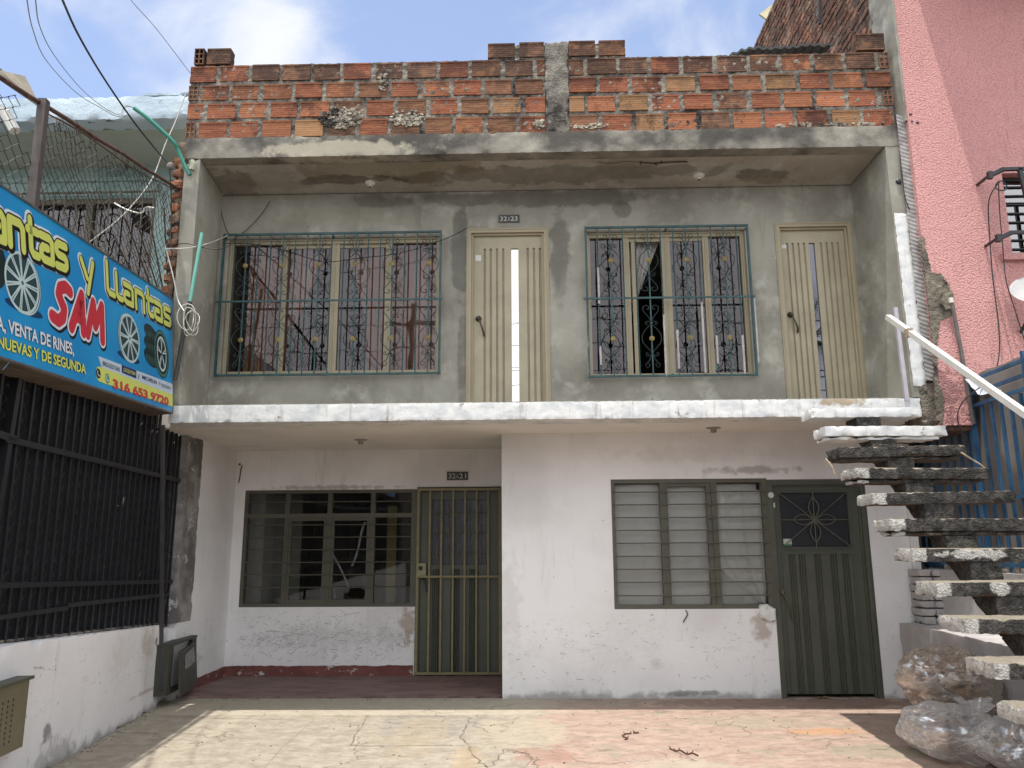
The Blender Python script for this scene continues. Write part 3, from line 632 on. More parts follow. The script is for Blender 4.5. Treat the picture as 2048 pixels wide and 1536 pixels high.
    mg(-0.40, L1, lambda x: 6.60, 7, 6.44); mg(R0, 1.0, lambda x: 6.60, 8, 6.44)
    m.build('mortar', MORTAR, pp, smooth=True)
    lump = MB()      # crusts of cement spilled round the two broken bricks
    for cx, cz, rx, rz, n in ((-1.93, 5.80, 0.22, 0.12, 240), (-1.24, 5.78, 0.18, 0.09, 150), (0.62, 5.66, 0.2, 0.03, 40), (-1.5, 6.2, 0.05, 0.12, 30), (3.0, 5.63, 0.6, 0.02, 60), (0.1, 5.7, 0.06, 0.06, 30)):
        for i in range(n):
            a = random.random()*6.28; rr = random.random()**0.6; x = cx+rx*rr*math.cos(a); z = cz+rz*rr*math.sin(a); s = random.uniform(0.007, 0.022)
            lump.rough(x-s, x+s, Y0-.018+random.uniform(-.006, .01), Y0+.02, z-s*.7, z+s*.7, s*1.1, s*.5, s*.4, i, 40)
    lump.build('cement_spill', m_mortar('pale_cement_spill', (196, 186, 166)), pp, smooth=True)
    bk = MB(); bk.rough(0.70-.22, 0.70+.02, Y0-.006, Y0+.01, 5.62, 5.76, .03, .004, .02, 9); 
    c = MB(); c.rough(0.172, 0.418, Y0-0.012, Y0+T+0.02, 5.60, 6.625, 0.03, 0.009, 0.03, 11); c.build('concrete_column', m_mortar('rough_cast_column', (140, 134, 124)), pp, smooth=True)
parapet()

# -------- upper windows
def spiral(cx, cz, r, a0, turns, s, n=14):
    return [(cx+r*(1-0.72*t/n)*math.cos(a0+s*turns*2*math.pi*t/n), cz+r*(1-0.72*t/n)*math.sin(a0+s*turns*2*math.pi*t/n)) for t in range(n+1)]
def scroll_unit(mb, x, z0, z1, y, r=0.0042, flip=False):
    H = z1-z0
    def Z(t): return z1-(t*H if not flip else (1-t)*H)
    sg = 1 if not flip else -1
    for s in (-1, 1):
        def add(pts):
            mb.tube([(x+s*px, y, Z(pz)) for px, pz in pts], r, 4)
        # little horns above the upper clamp
        add([(0.0, 0.30), (0.03, 0.262), (0.058, 0.262), (0.066, 0.285), (0.055, 0.305), (0.042, 0.292), (0.048, 0.278)])
        add([(0.0, 0.30), (0.035, 0.20), (0.075, 0.155), (0.062, 0.115), (0.035, 0.13), (0.032, 0.155), (0.045, 0.165)])
        # wide lozenge
        add([tuple(p) for p in smooth_line([(0.0, 0.31, 0), (0.045, 0.36, 0), (0.094, 0.44, 0), (0.094, 0.53, 0), (0.05, 0.61, 0), (0.0, 0.665, 0)], 4) for p in [(p.x, p.y)]])
        # heart below
        add([(0.0, 0.68), (0.03, 0.70), (0.056, 0.695), (0.062, 0.67), (0.05, 0.655), (0.038, 0.668), (0.043, 0.682)])
        add([(p.x, p.y) for p in smooth_line([(0.0, 0.69, 0), (0.03, 0.76, 0), (0.075, 0.83, 0), (0.078, 0.885, 0), (0.045, 0.905, 0), (0.02, 0.885, 0), (0.028, 0.855, 0), (0.045, 0.86, 0)], 4)])
def twisted(mb, x, y, z0, z1, w=0.0105, pitch=0.075):
    n = max(2, int((z1-z0)/0.014)); rings = []
    for i in range(n+1):
        z = z0+(z1-z0)*i/n; a = 2*math.pi*(z-z0)/pitch/2
        rings.append([mb.vert((x+w*.75*math.cos(a+k*math.pi/2), y+w*.75*math.sin(a+k*math.pi/2), z)) for k in range(4)])
    for a, b in zip(rings, rings[1:]):
        for k in range(4): mb.face([a[k], a[(k+1) % 4], b[(k+1) % 4], b[k]])
def grille(x0, x1, z0, z1, nb, orn, taped=False, label=None):
    y = YB-0.06
    g = MB(); wd = 0.022
    for xx in (x0, x1-wd): g.box(xx, xx+wd, y-wd/2, y+wd/2, z0, z1)
    for zz in (z0, z1-wd): g.box(x0+wd, x1-wd, y-wd/2+.001, y+wd/2-.001, zz, zz+wd)
    for xx in (x0+.01, x1-.01, (x0+x1)/2):
        for zz in (z0+.03, z1-.03): g.box(xx-.008, xx+.008, y+wd/2, YB+.03, zz-.008, zz+.008)
    G = g.build('window_grille', TEAL, house, label=label)
    zm = (z0+z1)/2+0.02; mb = MB(); mb.box(x0-.03, x1+.02, y-.019, y-.009, zm-.01, zm+.01); mb.build('cross_rail', TEAL, G)
    P = (x1-x0)/nb; ros = []
    for i in range(1, nb):
        x = x0+P*i; b = MB()
        if i % 3 == orn:
            b.box(x-.007, x+.007, y-.006, y+.006, z0+wd, z1-wd)
            sc_ = MB(); scroll_unit(sc_, x, zm, z1, y-.006); scroll_unit(sc_, x, z0, zm, y-.006, flip=True)
            for zz in (z1-(z1-zm)*.48, z0+(zm-z0)*.48+.0): ros.append((x, zz))
            for t in (.305, .672):
                for zz in (z1-(z1-zm)*t, z0+(zm-z0)*t): sc_.box(x-.011, x+.011, y-.014, y-.002, zz-.010, zz+.010)
            sc_.build('scrollwork', MATS['SCR'], G, smooth=True)
        else:
            b.box(x-.006, x+.006, y-.0055, y+.0055, z1-.17, z1-wd); b.box(x-.006, x+.006, y-.0055, y+.0055, z0+wd, z0+.05)
            twisted(b, x, y, z0+.05, z1-.17)
        b.build('bar', TEAL, G)
    for x, zz in ros:
        r = MB(); r.lathe((x, y-.010, zz), (0, -1, 0), [(0.028, 0), (0.028, .006), (0.022, .012), (0.020, .009), (0.013, .012), (0.009, .010), (0.006, .018)], 14); r.build('rosette', BRASS, G, smooth=True)
    if taped:
        TAPE = simple('torn_white_tape', (186, 180, 174), 0.7, var=0.3, vs=25)
        for i, a, b in ((0, .0, .3), (1, .48, .72), (1, .08, .2), (6, 0, .40), (7, .05, .3), (9, .02, .48), (10, .08, .26), (12, .0, .26), (13.1, .08, .5)):
            t = MB(); x = x0+P*i+(.008 if i == 0 else 0); za = z0+(z1-z0)*a; zb = z0+(z1-z0)*b; n = 16
            t.tube([(x+.003*noise.noise(Vector((k, i, 1))), y, za+(zb-za)*k/n) for k in range(n+1)], [0.011+0.005*noise.noise(Vector((k*1.7, i, 3))) for k in range(n+1)], 6)
            t.build('tape_wrap', TAPE, G, smooth=True, label='torn white tape wound on a bar')
    return G
def up_window(h, mull, label):
    x0, x1, z0, z1 = h; y = YB+0.03; fw = 0.045
    f = MB()
    f.box(x0, x0+fw, y, y+.08, z0, z1); f.box(x1-fw, x1, y, y+.08, z0, z1)
    f.box(x0+fw, x1-fw, y, y+.08, z1-.055, z1); f.box(x0+fw, x1-fw, y, y+.08, z0, z0+.04)
    f.box(x0+fw, x1-fw, y-.012, y-.001, z1-.022, z1-.004); f.box(x0+.012, x0+.028, y-.010, y-.001, z0, z1); f.box(x1-.028, x1-.012, y-.010, y-.001, z0, z1)
    for k, mx in enumerate(mull):
        w = 0.032 if k != 1 else 0.05
        f.box(mx-w, mx+w, y+.012, y+.06, z0+.04, z1-.055); f.box(mx-.006, mx+.006, y+.004, y+.012, z0+.04, z1-.055)
    # sash rails of the two middle leaves
    f.box(mull[0]+.032, mull[1]-.05, y+.03, y+.055, z1-.095, z1-.055); f.box(mull[1]+.05, mull[2]-.032, y+.03, y+.055, z1-.095, z1-.055)
    W = f.build('window', BEIGE, house, label=label)
    xs = [x0+fw]+list(mull)+[x1-fw]
    return W, xs, y
def pane(W, x0, x1, y, z0, z1, mat): 
    p = MB(); p.quad((x0, y, z0), (x1, y, z0), (x1, y, z1), (x0, y, z1)); return p.build('pane', mat, W)
def curtain(W, x0, x1, y, z0, z1, mat, fold=0.1, amp=0.02, gather=None, name='curtain', nx=60, nz=24, **k):
    c = MB()
    def fn(u, v):
        x = x0+(x1-x0)*u; z = z0+(z1-z0)*v
        if gather: x = gather(u, v)
        return (x, y+amp*math.sin(u*(x1-x0)/fold*6.28+noise.noise(Vector((u*5, v*2, 1)))*2)+amp*noise.noise(Vector((u*9, v*3, 2))), z)
    c.grid(nx, nz, fn); return c.build(name, mat, W, smooth=True, **k)
def upper_windows():
    MATS['SCR'] = simple('dark_teal_scroll', (38, 56, 56), 0.5, var=0.35, vs=14)
    W, xs, y = up_window(UW, (-2.665, -2.115, -1.53), 'beige framed sliding window with pinkish drapes')
    for a, b in zip(xs, xs[1:]): pane(W, a, b, y+.04, UW[2]+.02, UW[3]-.04, GLASS_U)
    DR = m_cloth('brown_drape', (196, 160, 134), 0.25); SH = m_cloth('sheer_pinkish_curtain', (246, 222, 208), 0.4)
    curtain(W, -3.10, -2.78, y+.16, 3.24, 4.76, DR, 0.09, 0.025, label='brown drape at the left')
    curtain(W, -2.86, -2.3, y+.20, 3.24, 4.76, SH, 0.12, 0.02, gather=lambda u, v: -2.86+0.62*u*(0.35+0.65*max(0, (v-.35)/.65)**0.8) if v > .35 else -2.86+0.62*u*0.35)
    curtain(W, -2.1, -1.55, y+.20, 3.24, 4.76, SH, 0.12, 0.02, gather=lambda u, v: -1.45-0.6*(1-u)*(0.5+0.5*max(0, (v-.35)/.65)) if v > .35 else -1.45-0.6*(1-u)*0.5)
    curtain(W, -1.78, -1.30, y+.15, 3.24, 4.76, DR, 0.10, 0.03); curtain(W, -1.32, -0.99, y+.22, 3.24, 4.76, SH, 0.12, 0.02)
    grille(-3.315, -0.946, 3.24, 4.818, 18, 2, label='teal iron grille with scrolls and gold rosettes')
    W, xs, y = up_window(VW, (1.035, 1.455, 1.885), 'beige framed window with a white curtain drawn into a dark gap')
    for k, (a, b) in enumerate(zip(xs, xs[1:])):
        if k != 1: pane(W, a, b, y+.04, VW[2]+.02, VW[3]-.04, GLASS_U)
    WH = m_cloth('white_lace_curtain', (214, 208, 204), 0.4)
    curtain(W, 1.09, 1.42, y+.13, 3.22, 4.76, WH, 0.07, 0.014, gather=lambda u, v: 1.06+0.36*u*max(0.06, (max(0, v-0.40)/0.60)**1.1), label='white curtain swept to the left')
    f = MB(); f.box(1.09, 1.13, y+.035, y+.06, VW[2]+.04, VW[3]-.06); f.build('sash', BEIGE, W)
    grille(0.586, 2.325, 3.185, 4.835, 13, 2, taped=True, label='teal iron grille with torn white tape on its bars')
upper_windows()

def profile_panel(mb, x0, x1, y, z0, z1, grooves, d=0.012, w=0.008):
    """a pressed metal sheet: flat face at y with grooves d deep at the given xs"""
    pts = [(x0, y)]
    for g in sorted(grooves): pts += [(g-w, y), (g-w*.35, y+d), (g+w*.35, y+d), (g+w, y)]
    pts.append((x1, y))
    for (a, ya), (b, yb) in zip(pts, pts[1:]): mb.quad((a, ya, z0), (b, yb, z0), (b, yb, z1), (a, ya, z1))
def up_door(d, gl, gr, slit, handle, slitmat, label, mat, sticker=None):
    x0, x1, z0, z1 = d; y = YB-.012; f = MB(); w = 0.05
    f.box(x0, x0+w, y, y+.11, z0, z1); f.box(x1-w, x1, y, y+.11, z0, z1); f.box(x0+w, x1-w, y, y+.11, z1-w, z1)
    f.box(x0+w, x0+w+.022, y+.03, y+.10, z0, z1-w); f.box(x1-w-.022, x1-w, y+.03, y+.10, z0, z1-w); f.box(x0+w+.022, x1-w-.022, y+.03, y+.10, z1-w-.022, z1-w)
    f.box(x0+.012, x0+.020, y-.006, y-.0005, z0, z1-.012); f.box(x1-.020, x1-.012, y-.006, y-.0005, z0, z1-.012); f.box(x0+.020, x1-.020, y-.006, y-.0005, z1-.020, z1-.012)
    D = f.build('door', BEIGE, house, label=label)
    xa, xb, yd = x0+w+.022, x1-w-.022, YB+.05; zt = z1-w-.022; zg = zt-.14
    p = MB(); s0, s1 = slit
    profile_panel(p, xa, s0, yd, z0+.02, zg, gl, 0.02, 0.012); profile_panel(p, s1, xb, yd, z0+.02, zg, gr, 0.02, 0.012)
    p.quad((xa, yd, zg), (xb, yd, zg), (xb, yd, zt), (xa, yd, zt)); p.quad((xa, yd, z0), (xb, yd, z0), (xb, yd, z0+.02), (xa, yd, z0+.02))
    for s, e in ((s0, s0+.012), (s1-.012, s1)): p.box(s, e, yd+.0005, yd+.03, z0+.02, zg)
    p.quad((s0, yd, zg), (s1, yd, zg), (s1, yd+.03, zg), (s0, yd+.03, zg))
    p.build('door_panel', mat, D)
    q = MB(); q.quad((s0+.012, yd+.02, z0+.02), (s1-.012, yd+.02, z0+.02), (s1-.012, yd+.02, zg), (s0+.012, yd+.02, zg)); q.build('glass_slit', slitmat, D)
    hx, hz = handle; h = MB(); h.lathe((hx, yd-.002, hz), (0, -1, 0), [(0.032, 0), (0.032, .008), (0.024, .018), (0.012, .03), (.018, .04), (.012, .05)], 14)
    h.tube(smooth_line([(hx+.005, yd-.03, hz-.01), (hx+.03, yd-.045, hz-.08), (hx+.055, yd-.04, hz-.16), (hx+.06, yd-.012, hz-.19)]), [0.009]*9+[.011]*9+[.013], 8)
    h.build('handle', simple('tarnished_handle', (80, 70, 62), 0.45, metal=0.5, var=0.4, vs=30), D, smooth=True)
    if sticker:
        s = MB(); sx, sz, sw, sh = sticker; s.box(sx, sx+sw, yd-.003, yd-.001, sz, sz+sh); s.build('sticker', flat('paper_sticker', (196, 196, 190)), D)
    return D
# grooves measured across the leaf: four, the slit, four
up_door(D1, [-.49, -.425, -.357, -.29], [-.025, .042, .077+.03], (-.215, -.115), (-.555, 3.86), MIRROR, 'beige balcony door with a bright mirrored glass slit', BEIGE_D, (-.59, 4.51, .06, .065))
up_door(D2, [2.76, 2.82, 2.88, 2.94], [3.12, 3.18, 3.24, 3.30], (2.98, 3.065), (2.735, 3.86), MIRROR_D, 'beige balcony door with a dark glass slit at the right corner', BEIGE_D, (2.70, 4.6, .05, .04))

# -------- ground floor openings
def lr_window():
    x0, x1, z0, z1 = LW; y = YC+.01; fw = .04; f = MB()
    f.box(x0, x0+fw, y, y+.09, z0, z1); f.box(x1-.0, x1+.018, y, y+.09, z0, z1)
    f.box(x0+fw, x1, y, y+.09, z1-fw, z1); f.box(x0+fw, x1, y, y+.09, z0, z0+fw); f.box(x1-fw, x1, y+.001, y+.09, z0+fw, z1-fw)
    mx = [x0+(x1-x0)*t for t in (.335, .668)]
    for m in mx: f.box(m-.028, m+.028, y+.001, y+.07, z0+fw, z1-fw); f.box(m-.006, m+.006, y-.006, y+.0005, z0+fw, z1-fw)
    a, b = mx[0]+.028, mx[1]-.028
    f.box(a, a+.025, y+.02, y+.06, z0+fw, z1-fw); f.box(b-.05, b, y+.02, y+.06, z0+fw, z1-fw); f.box(a+.025, b-.05, y+.02, y+.06, z1-fw-.035, z1-fw)
    W = f.build('window', OLIVE, house, label='olive barred window full of pale sheets')
    for i in range(9):
        r = MB(); zz = z1-fw-.095-(z1-z0-.19)*i/8.6; sag = .003*math.sin(i*2.1)
        r.tube([(x0+fw*.5, y-.012, zz), ((x0+x1)/2, y-.012, zz+sag), (x1-.005, y-.012, zz)], .0075, 6); r.build('bar', OLIVE, W, smooth=True)
    xs = [x0+fw]+mx+[x1-fw]
    for a, b in zip(xs, xs[1:]): pane(W, a, b, y+.045, z0+fw, z1-fw, GLASS_D)
    SH = m_cloth('grey_white_sheet', (232, 232, 228), 0.2, .10)
    curtain(W, x0-.05, 2.345, y+.085, z0-.05, z1-.05, SH, .5, .012, name='curtain'); curtain(W, x0-.05, x1+.1, y+.22, z1-.32, z1+.02, m_cloth('inner_sheet', (216, 212, 206), .2), .6, .02)
    def g(u, v):
        k = max(0.0, 0.45-v)/0.45; xr = 2.37-.02*u; xx = 1.86+(2.40-1.86)*u; return xx*(1-k**1.6)+xr*k**1.6 if k > 0 else xx
    curtain(W, 1.86, 2.375, y+.058, z0+.01, z1-.12, SH, .16, .008, gather=g, label='pale sheet gathered to the lower right corner')
    k = MB()   # the knot of cloth that hangs out through the bars
    k.rough(2.27, 2.42, y-.045, y+.02, z0-.09, z0+.05, .018, .016, .035, 3, 22, fn=lambda p: Vector((p.x, p.y, p.z-(p.x-2.27)*.25)))
    k.build('cloth_knot', SH, W, smooth=True)
    w = MB(); w.tube(smooth_line([(1.53, YC-.004, z0-.01), (1.545, YC-.012, z0-.05), (1.515, YC-.01, z0-.10), (1.50, YC-.006, z0-.13)]), .006, 5); w.build('stain_drip', OLIVE, W)
lr_window()
def lr_door():
    x0, x1, z0, z1 = LD; y = YC+.005; f = MB(); w = .055
    f.box(x0, x0+w, y, y+.12, z0, z1); f.box(x1-w, x1, y, y+.12, z0, z1); f.box(x0+w, x1-w, y, y+.12, z1-w, z1)
    f.box(x1-w-.02, x1-w, y+.03, y+.1, z0, z1-w); f.box(x1-.015, x1-.006, y-.007, y-.0005, z0, z1); f.box(x0+w, x1-w-.02, y+.03, y+.1, z1-w-.02, z1-w)
    D = f.build('door', OLIVE_D, house, label='dark green metal door with a flower grille, half behind the stairs')
    xa, xb, yd, zt = x0+w, x1-w-.02, y+.045, z1-w-.02
    ga, gb, gz0, gz1 = 2.555, 3.255, 1.46, 2.015
    p = MB()
    p.quad((xa, yd, 0.035), (ga, yd, 0.035), (ga, yd, zt), (xa, yd, zt)); p.quad((gb, yd, .035), (xb, yd, .035), (xb, yd, zt), (gb, yd, zt))
    p.quad((ga, yd, gz1), (gb, yd, gz1), (gb, yd, zt), (ga, yd, zt)); p.quad((ga, yd, gz0-.07), (gb, yd, gz0-.07), (gb, yd, gz0), (ga, yd, gz0))
    gs = []
    for c in (2.60, 2.70, 2.86, 3.02, 3.14): gs += [c, c+.024, c+.05]
    profile_panel(p, ga, gb, yd-.006, .035, gz0-.07, [g+.02 for g in gs], .016, .010)
    p.box(ga-.012, ga, yd-.014, yd-.0005, .035, gz0-.072); p.box(gb, gb+.012, yd-.014, yd-.0005, .035, gz0-.072); p.box(ga-.012, gb+.012, yd-.014, yd-.0005, gz0-.07, gz0-.045)
    for a, b, c, d in ((ga-.012, gb+.012, gz1, gz1+.014), (ga-.012, gb+.012, gz0-.014, gz0)): p.box(a, b, yd-.012, yd+.02, c, d)
    p.box(ga-.014, ga, yd-.011, yd+.02, gz0+.0005, gz1-.0005); p.box(gb, gb+.014, yd-.011, yd+.02, gz0+.0005, gz1-.0005)
    p.box(2.90, 2.916, yd-.01, yd-.0005, 0.04, 0.035+.001); p.build('door_panel', OLIVE_D, D)
    q = MB(); q.quad((ga, yd+.018, gz0), (gb, yd+.018, gz0), (gb, yd+.018, gz1), (ga, yd+.018, gz1)); q.build('pane', OBSC, D)
    o = MB(); cx, cz = (ga+gb)/2, (gz0+gz1)/2; yo = yd-.004
    for t in ((ga, gz0), (gb, gz0), (ga, gz1), (gb, gz1), (cx, gz0), (cx, gz1), (ga, cz), (gb, cz)): o.tube([(cx, yo, cz), (t[0], yo, t[1])], .0055, 5)
    for k, L in ((0, .225), (1, .235), (2, .225), (3, .235)):
        a = k*math.pi/2
        for s in (-1, 1):
            pts = [(cx+math.cos(a)*L*(.04+.96*t/10)-math.sin(a)*s*.052*math.sin(math.pi*t/10), yo-.004, cz+math.sin(a)*L*(.04+.96*t/10)+math.cos(a)*s*.052*math.sin(math.pi*t/10)) for t in range(11)]
            o.tube(pts, .005, 5)
    for k in range(12):
        a = k*math.pi/6+.2; l = .035+.035*(k % 2); o.tube([(cx, yo-.008, cz), (cx+l*math.cos(a), yo-.014, cz+l*math.sin(a))], [.007, .002], 5)
    o.build('flower_grille', simple('faded_green_iron', (98, 98, 86), .5), D)
    h = MB(); h.lathe((2.515, yd-.001, 1.02), (0, -1, 0), [(.030, 0), (.030, .01), (.018, .02), (.02, .04)], 12)
    h.tube(smooth_line([(2.52, yd-.03, 1.0), (2.56, yd-.05, .92), (2.58, yd-.04, .82), (2.60, yd-.02, .74)]), .008, 6); h.build('handle', simple('worn_brass', (120, 106, 84), .4, metal=.6, var=.4, vs=40), D, smooth=True)
    s = MB()
    s.lathe((2.465, yd-.0055-.04, 1.99), (0, -1, 0), [(.030, 0), (.030, .002)], 14); s.box(2.45-.02, 2.50, yd-.043, yd-.041, 1.86, 1.91); s.build('sticker', flat('sticker_white', (196, 196, 192)), D)
    s = MB(); s.box(2.575, 2.66, yd+.010, yd+.012, gz0+.03, gz0+.085); s.build('sticker', flat('sticker_pale', (180, 186, 176)), D)
    s = MB(); s.box(2.575, 2.66, yd+.010, yd+.012, gz0+.01, gz0+.029); s.build('sticker', flat('sticker_green', (60, 120, 84)), D)
lr_door()
def ll_window():
    x0, x1, z0, z1 = EW; y = YD+.01; fw = .04; f = MB(); zt = z1-(z1-z0)*.225
    f.box(x0, x0+fw, y, y+.09, z0, z1); f.box(x1-fw, x1+.024, y, y+.09, z0, z1); f.box(x0+fw, x1-fw, y, y+.09, z1-fw, z1); f.box(x0+fw, x1-fw, y, y+.09, z0, z0+fw)
    f.box(x0+fw, x1-fw, y+.001, y+.08, zt-.025, zt+.025)
    mx = [x0+(x1-x0)*t for t in (.252, .502, .755)]
    for m in mx: f.box(m-.026, m+.026, y+.002, y+.07, z0+fw, zt-.025); f.box(m-.026, m+.026, y+.002, y+.07, zt+.025, z1-fw); f.box(m-.006, m+.006, y-.006, y+.0015, z0+fw, z1-fw)
    for a, b in ((mx[0]+.026, mx[1]-.026), (mx[1]+.026, mx[2]-.026)):
        f.box(a, a+.03, y+.02, y+.06, z0+fw, zt-.025); f.box(b-.045, b, y+.02, y+.06, z0+fw, zt-.025); f.box(a+.03, b-.045, y+.02, y+.06, z0+fw, z0+fw+.04); f.box(a+.03, b-.045, y+.02, y+.06, zt-.06, zt-.025)
    W = f.build('window', OLIVE, house, label='wide olive window with a broken pane behind the porch')
    zs = [z1-.145]+[zt-.11-(zt-z0-.10)*i/6.6 for i in range(6)]
    for zz in zs:
        r = MB(); r.tube([(x0+fw*.5, y-.012, zz), (x1-fw*.5, y-.012, zz)], .007, 6); r.build('bar', OLIVE, W, smooth=True)
    xs = [x0+fw]+mx+[x1-fw]
    for k, (a, b) in enumerate(zip(xs, xs[1:])):
        pane(W, a, b, y+.045, zt, z1-fw, GLASS_D)
        if k != 2: pane(W, a, b, y+.045, z0+fw, zt, GLASS_D)
    p = MB(); a, b = xs[2], xs[3]; hx, hz = b-.17, z0+.16    # pane with a hole low in the middle
    ring = [(hx+.11*math.cos(t*math.pi/8)*(1+.2*math.sin(t*2.3)), y+.045, hz+.07*math.sin(t*math.pi/8)*(1+.2*math.cos(t*1.9))) for t in range(16)]
    outer = []
    for t in range(16):
        c, s = math.cos(t*math.pi/8), math.sin(t*math.pi/8); k = min((b-hx)/c if c > 1e-6 else (a-hx)/c if c < -1e-6 else 9, (zt-hz)/s if s > 1e-6 else (z0+fw-hz)/s if s < -1e-6 else 9)
        outer.append((hx+c*k, y+.045, hz+s*k))
    crn = [(b, zt), (a, zt), (a, z0+fw), (b, z0+fw)]
    for t in range(16):
        p.quad(ring[t], ring[(t+1) % 16], outer[(t+1) % 16], outer[t])
        o1, o2 = outer[t], outer[(t+1) % 16]
        for cx_, cz_ in crn:
            if (abs(o1[0]-cx_) < 1e-5 and abs(o2[2]-cz_) < 1e-5) or (abs(o2[0]-cx_) < 1e-5 and abs(o1[2]-cz_) < 1e-5): p.poly([o1, o2, (cx_, y+.045, cz_)])
    p.build('pane', GLASS_D, W, label='broken pane with a hole near the sill')
    t = MB(); TP = simple('clear_tape', (104, 106, 108), .3, var=.3, vs=40)
    for q in (((a+.04, z0+.62), (a+.13, z0+.47), (a+.22, z0+.30), (a+.25, z0+.22)), ((a+.02, z0+.36), (a+.05, z0+.25), (a+.10, z0+.10)), ((b-.10, zt-.08), (b-.14, zt-.20), (b-.18, zt-.42), (b-.24, zt-.60))):
        pts = smooth_line([(u, 0, v) for u, v in q], 6)
        for c, d in zip(pts, pts[1:]): t.quad((c.x-.012, y+.042, c.z), (c.x+.012, y+.042, c.z), (d.x+.013, y+.042, d.z), (d.x-.013, y+.042, d.z))
    t.build('tape_repair', TP, W)
    i = MB(); i.box(-1.86, -1.74, YD+.6, YD+.7, 0.3, 2.0); i.build('door_edge', simple('yellow_painted_wood', (120, 110, 50), .6), W)
    i = MB(); i.quad((x0-.1, YD+.5, .3), (x0+.5, YD+.75, .3), (x0+.5, YD+.75, 2.3), (x0-.1, YD+.5, 2.3)); i.build('inner_wall', simple('pale_inner_wall', (128, 128, 120), .9), W)
ll_window()
def gate_door():
    x0, x1, z0, z1 = GD; y = YD+.06; f = MB(); w = .05
    f.box(x0, x0+w, YD+.0, YD+.12, z0, z1); f.box(x1-w, x1, YD+.002, YD+.12, z0, z1); f.box(x0+w, x1-w, YD+.001, YD+.12, z1-w, z1)
    D = f.build('door', OLIVE, house, label='olive door behind the barred security gate')
    xa, xb, zt = x0+w, x1-w, z1-w; p = MB(); zq = 1.22
    p.quad((xa, y, .03), (xa+.13, y, .03), (xa+.13, y, zt), (xa, y, zt)); p.quad((xb-.13, y, .03), (xb, y, .03), (xb, y, zt), (xb-.13, y, zt))
    p.quad((xa+.13, y, zt-.1), (xb-.13, y, zt-.1), (xb-.13, y, zt), (xa+.13, y, zt)); p.quad((xa+.13, y, zq), (xb-.13, y, zq), (xb-.13, y, zq+.05), (xa+.13, y, zq+.05))
    gs = []; 
    for k in range(3): c = xa+.155+k*.22; gs += [c, c+.022, c+.044, c+.066, c+.088]
    profile_panel(p, xa+.13, xb-.13, y, .03, zq, [g for g in gs if g < xb-.15], .02, .010)
    p.build('door_panel', OLIVE_D, D)
    q = MB(); q.quad((xa+.13, y+.02, zq+.05), (xb-.13, y+.02, zq+.05), (xb-.13, y+.02, zt-.1), (xa+.13, y+.02, zt-.1)); q.build('pane', OBSC, D)
    o = MB(); n = 5
    for i in range(n):
        x = xa+.20+i*(xb-xa-.40)/(n-1)
        for r in range(3):
            zc = zq+.19+r*.24; o.box(x-.005, x+.005, y-.012, y-.004, zc-.10, zc+.10); o.bar((x-.02, y-.006, zc-.03), (x+.02, y-.006, zc+.03), .008)
    for r in range(3): o.box(xa+.13, xb-.13, y-.004, y+.003, zq+.185+r*.24, zq+.195+r*.24)
    o.build('door_grille', OLIVE, D)
    gy = YD-.035; g = MB(); a, b = x0+.01, x1-.005; zb, zt2 = .035, z1-.02; t = .028
    g.box(a, a+t, gy, gy+t, zb, zt2); g.box(b-t, b, gy, gy+t, zb, zt2); g.box(a+t, b-t, gy, gy+t, zt2-t, zt2); g.box(a+t, b-t, gy, gy+t, zb, zb+t)
    zc = zb+(zt2-zb)*.515; g.box(a+t, b-t, gy-.002, gy+.010, zc-.012, zc+.012)
    G = g.build('security_gate', GATEP, house, label='brass coloured barred gate in front of the porch door')
    for i in range(1, 7):
        x = a+t/2+(b-a-t)*i/7; r = MB(); r.box(x-.011, x+.011, gy+.011, gy+.030, zb+t, zt2-t); r.build('bar', GATEP, G)
    l = MB(); l.box(a+t*.4, a+t+.09, gy-.006, gy+.03, zc+.015, zc+.155); L = l.build('lock_box', simple('scratched_lock', (140, 134, 108), .45, metal=.4, var=.3, vs=30), G)
    l = MB(); l.lathe((a+.055, gy-.006, zc+.10), (0, -1, 0), [(.026, 0), (.026, .006), (.012, .010), (.010, .014)], 14); l.build('keyhole', DARKM, G, smooth=True)
    h = MB(); h.tube(smooth_line([(a+.07, gy+.04, zc-.02), (a+.10, gy+.03, zc-.05), (a+.12, gy+.03, zc-.12), (a+.13, gy+.04, zc-.17)]), .009, 6); h.build('handle', DARKM, D, smooth=True)
gate_door()

def number_plate(txt, x0, x1, z0, z1, y):
    p = MB(); p.box(x0, x1, y-.012, y-.001, z0, z1); P_ = p.build('number_plate', flat('black_enamel', (26, 26, 28), .3), house, label='black plate reading %s' % txt)
    W = simple('pale_plate_numerals', (178, 178, 168), .5, var=.25, vs=60); t = MB(); w = x1-x0; h = z1-z0
    a, b = txt.split('A')
    put_text(t, a, lambda u, v: (x0+w*.06+u, y-.0135, z0+h*.17+v), offset=.02, w=w*.35, h=h*.66)
    put_text(t, b, lambda u, v: (x0+w*.57+u, y-.0135, z0+h*.17+v), offset=.02, w=w*.35, h=h*.66)
    put_text(t, 'A', lambda u, v: (x0+w*.435+u, y-.0135, z0+h*.18+v), offset=.005, w=w*.12, h=h*.6)
    t.build('numerals', W, P_)
    for s in (0, 1):
        e = MB(); xx = x0 if s == 0 else x1; e.box(xx-.004, xx+.004, y-.014, y-.0005, z0-.004, z1+.004)
        e.box(x0+.005, x1-.005, y-.014, y-.0005, (z0 if s == 0 else z1)-.004, (z0 if s == 0 else z1)+.004); e.build('plate_rim', GREYP, P_)
number_plate('32A23', -.335, -.112, 4.925, 5.005, YB); number_plate('32A21', -1.035, -.783, 2.277, 2.372, YD)
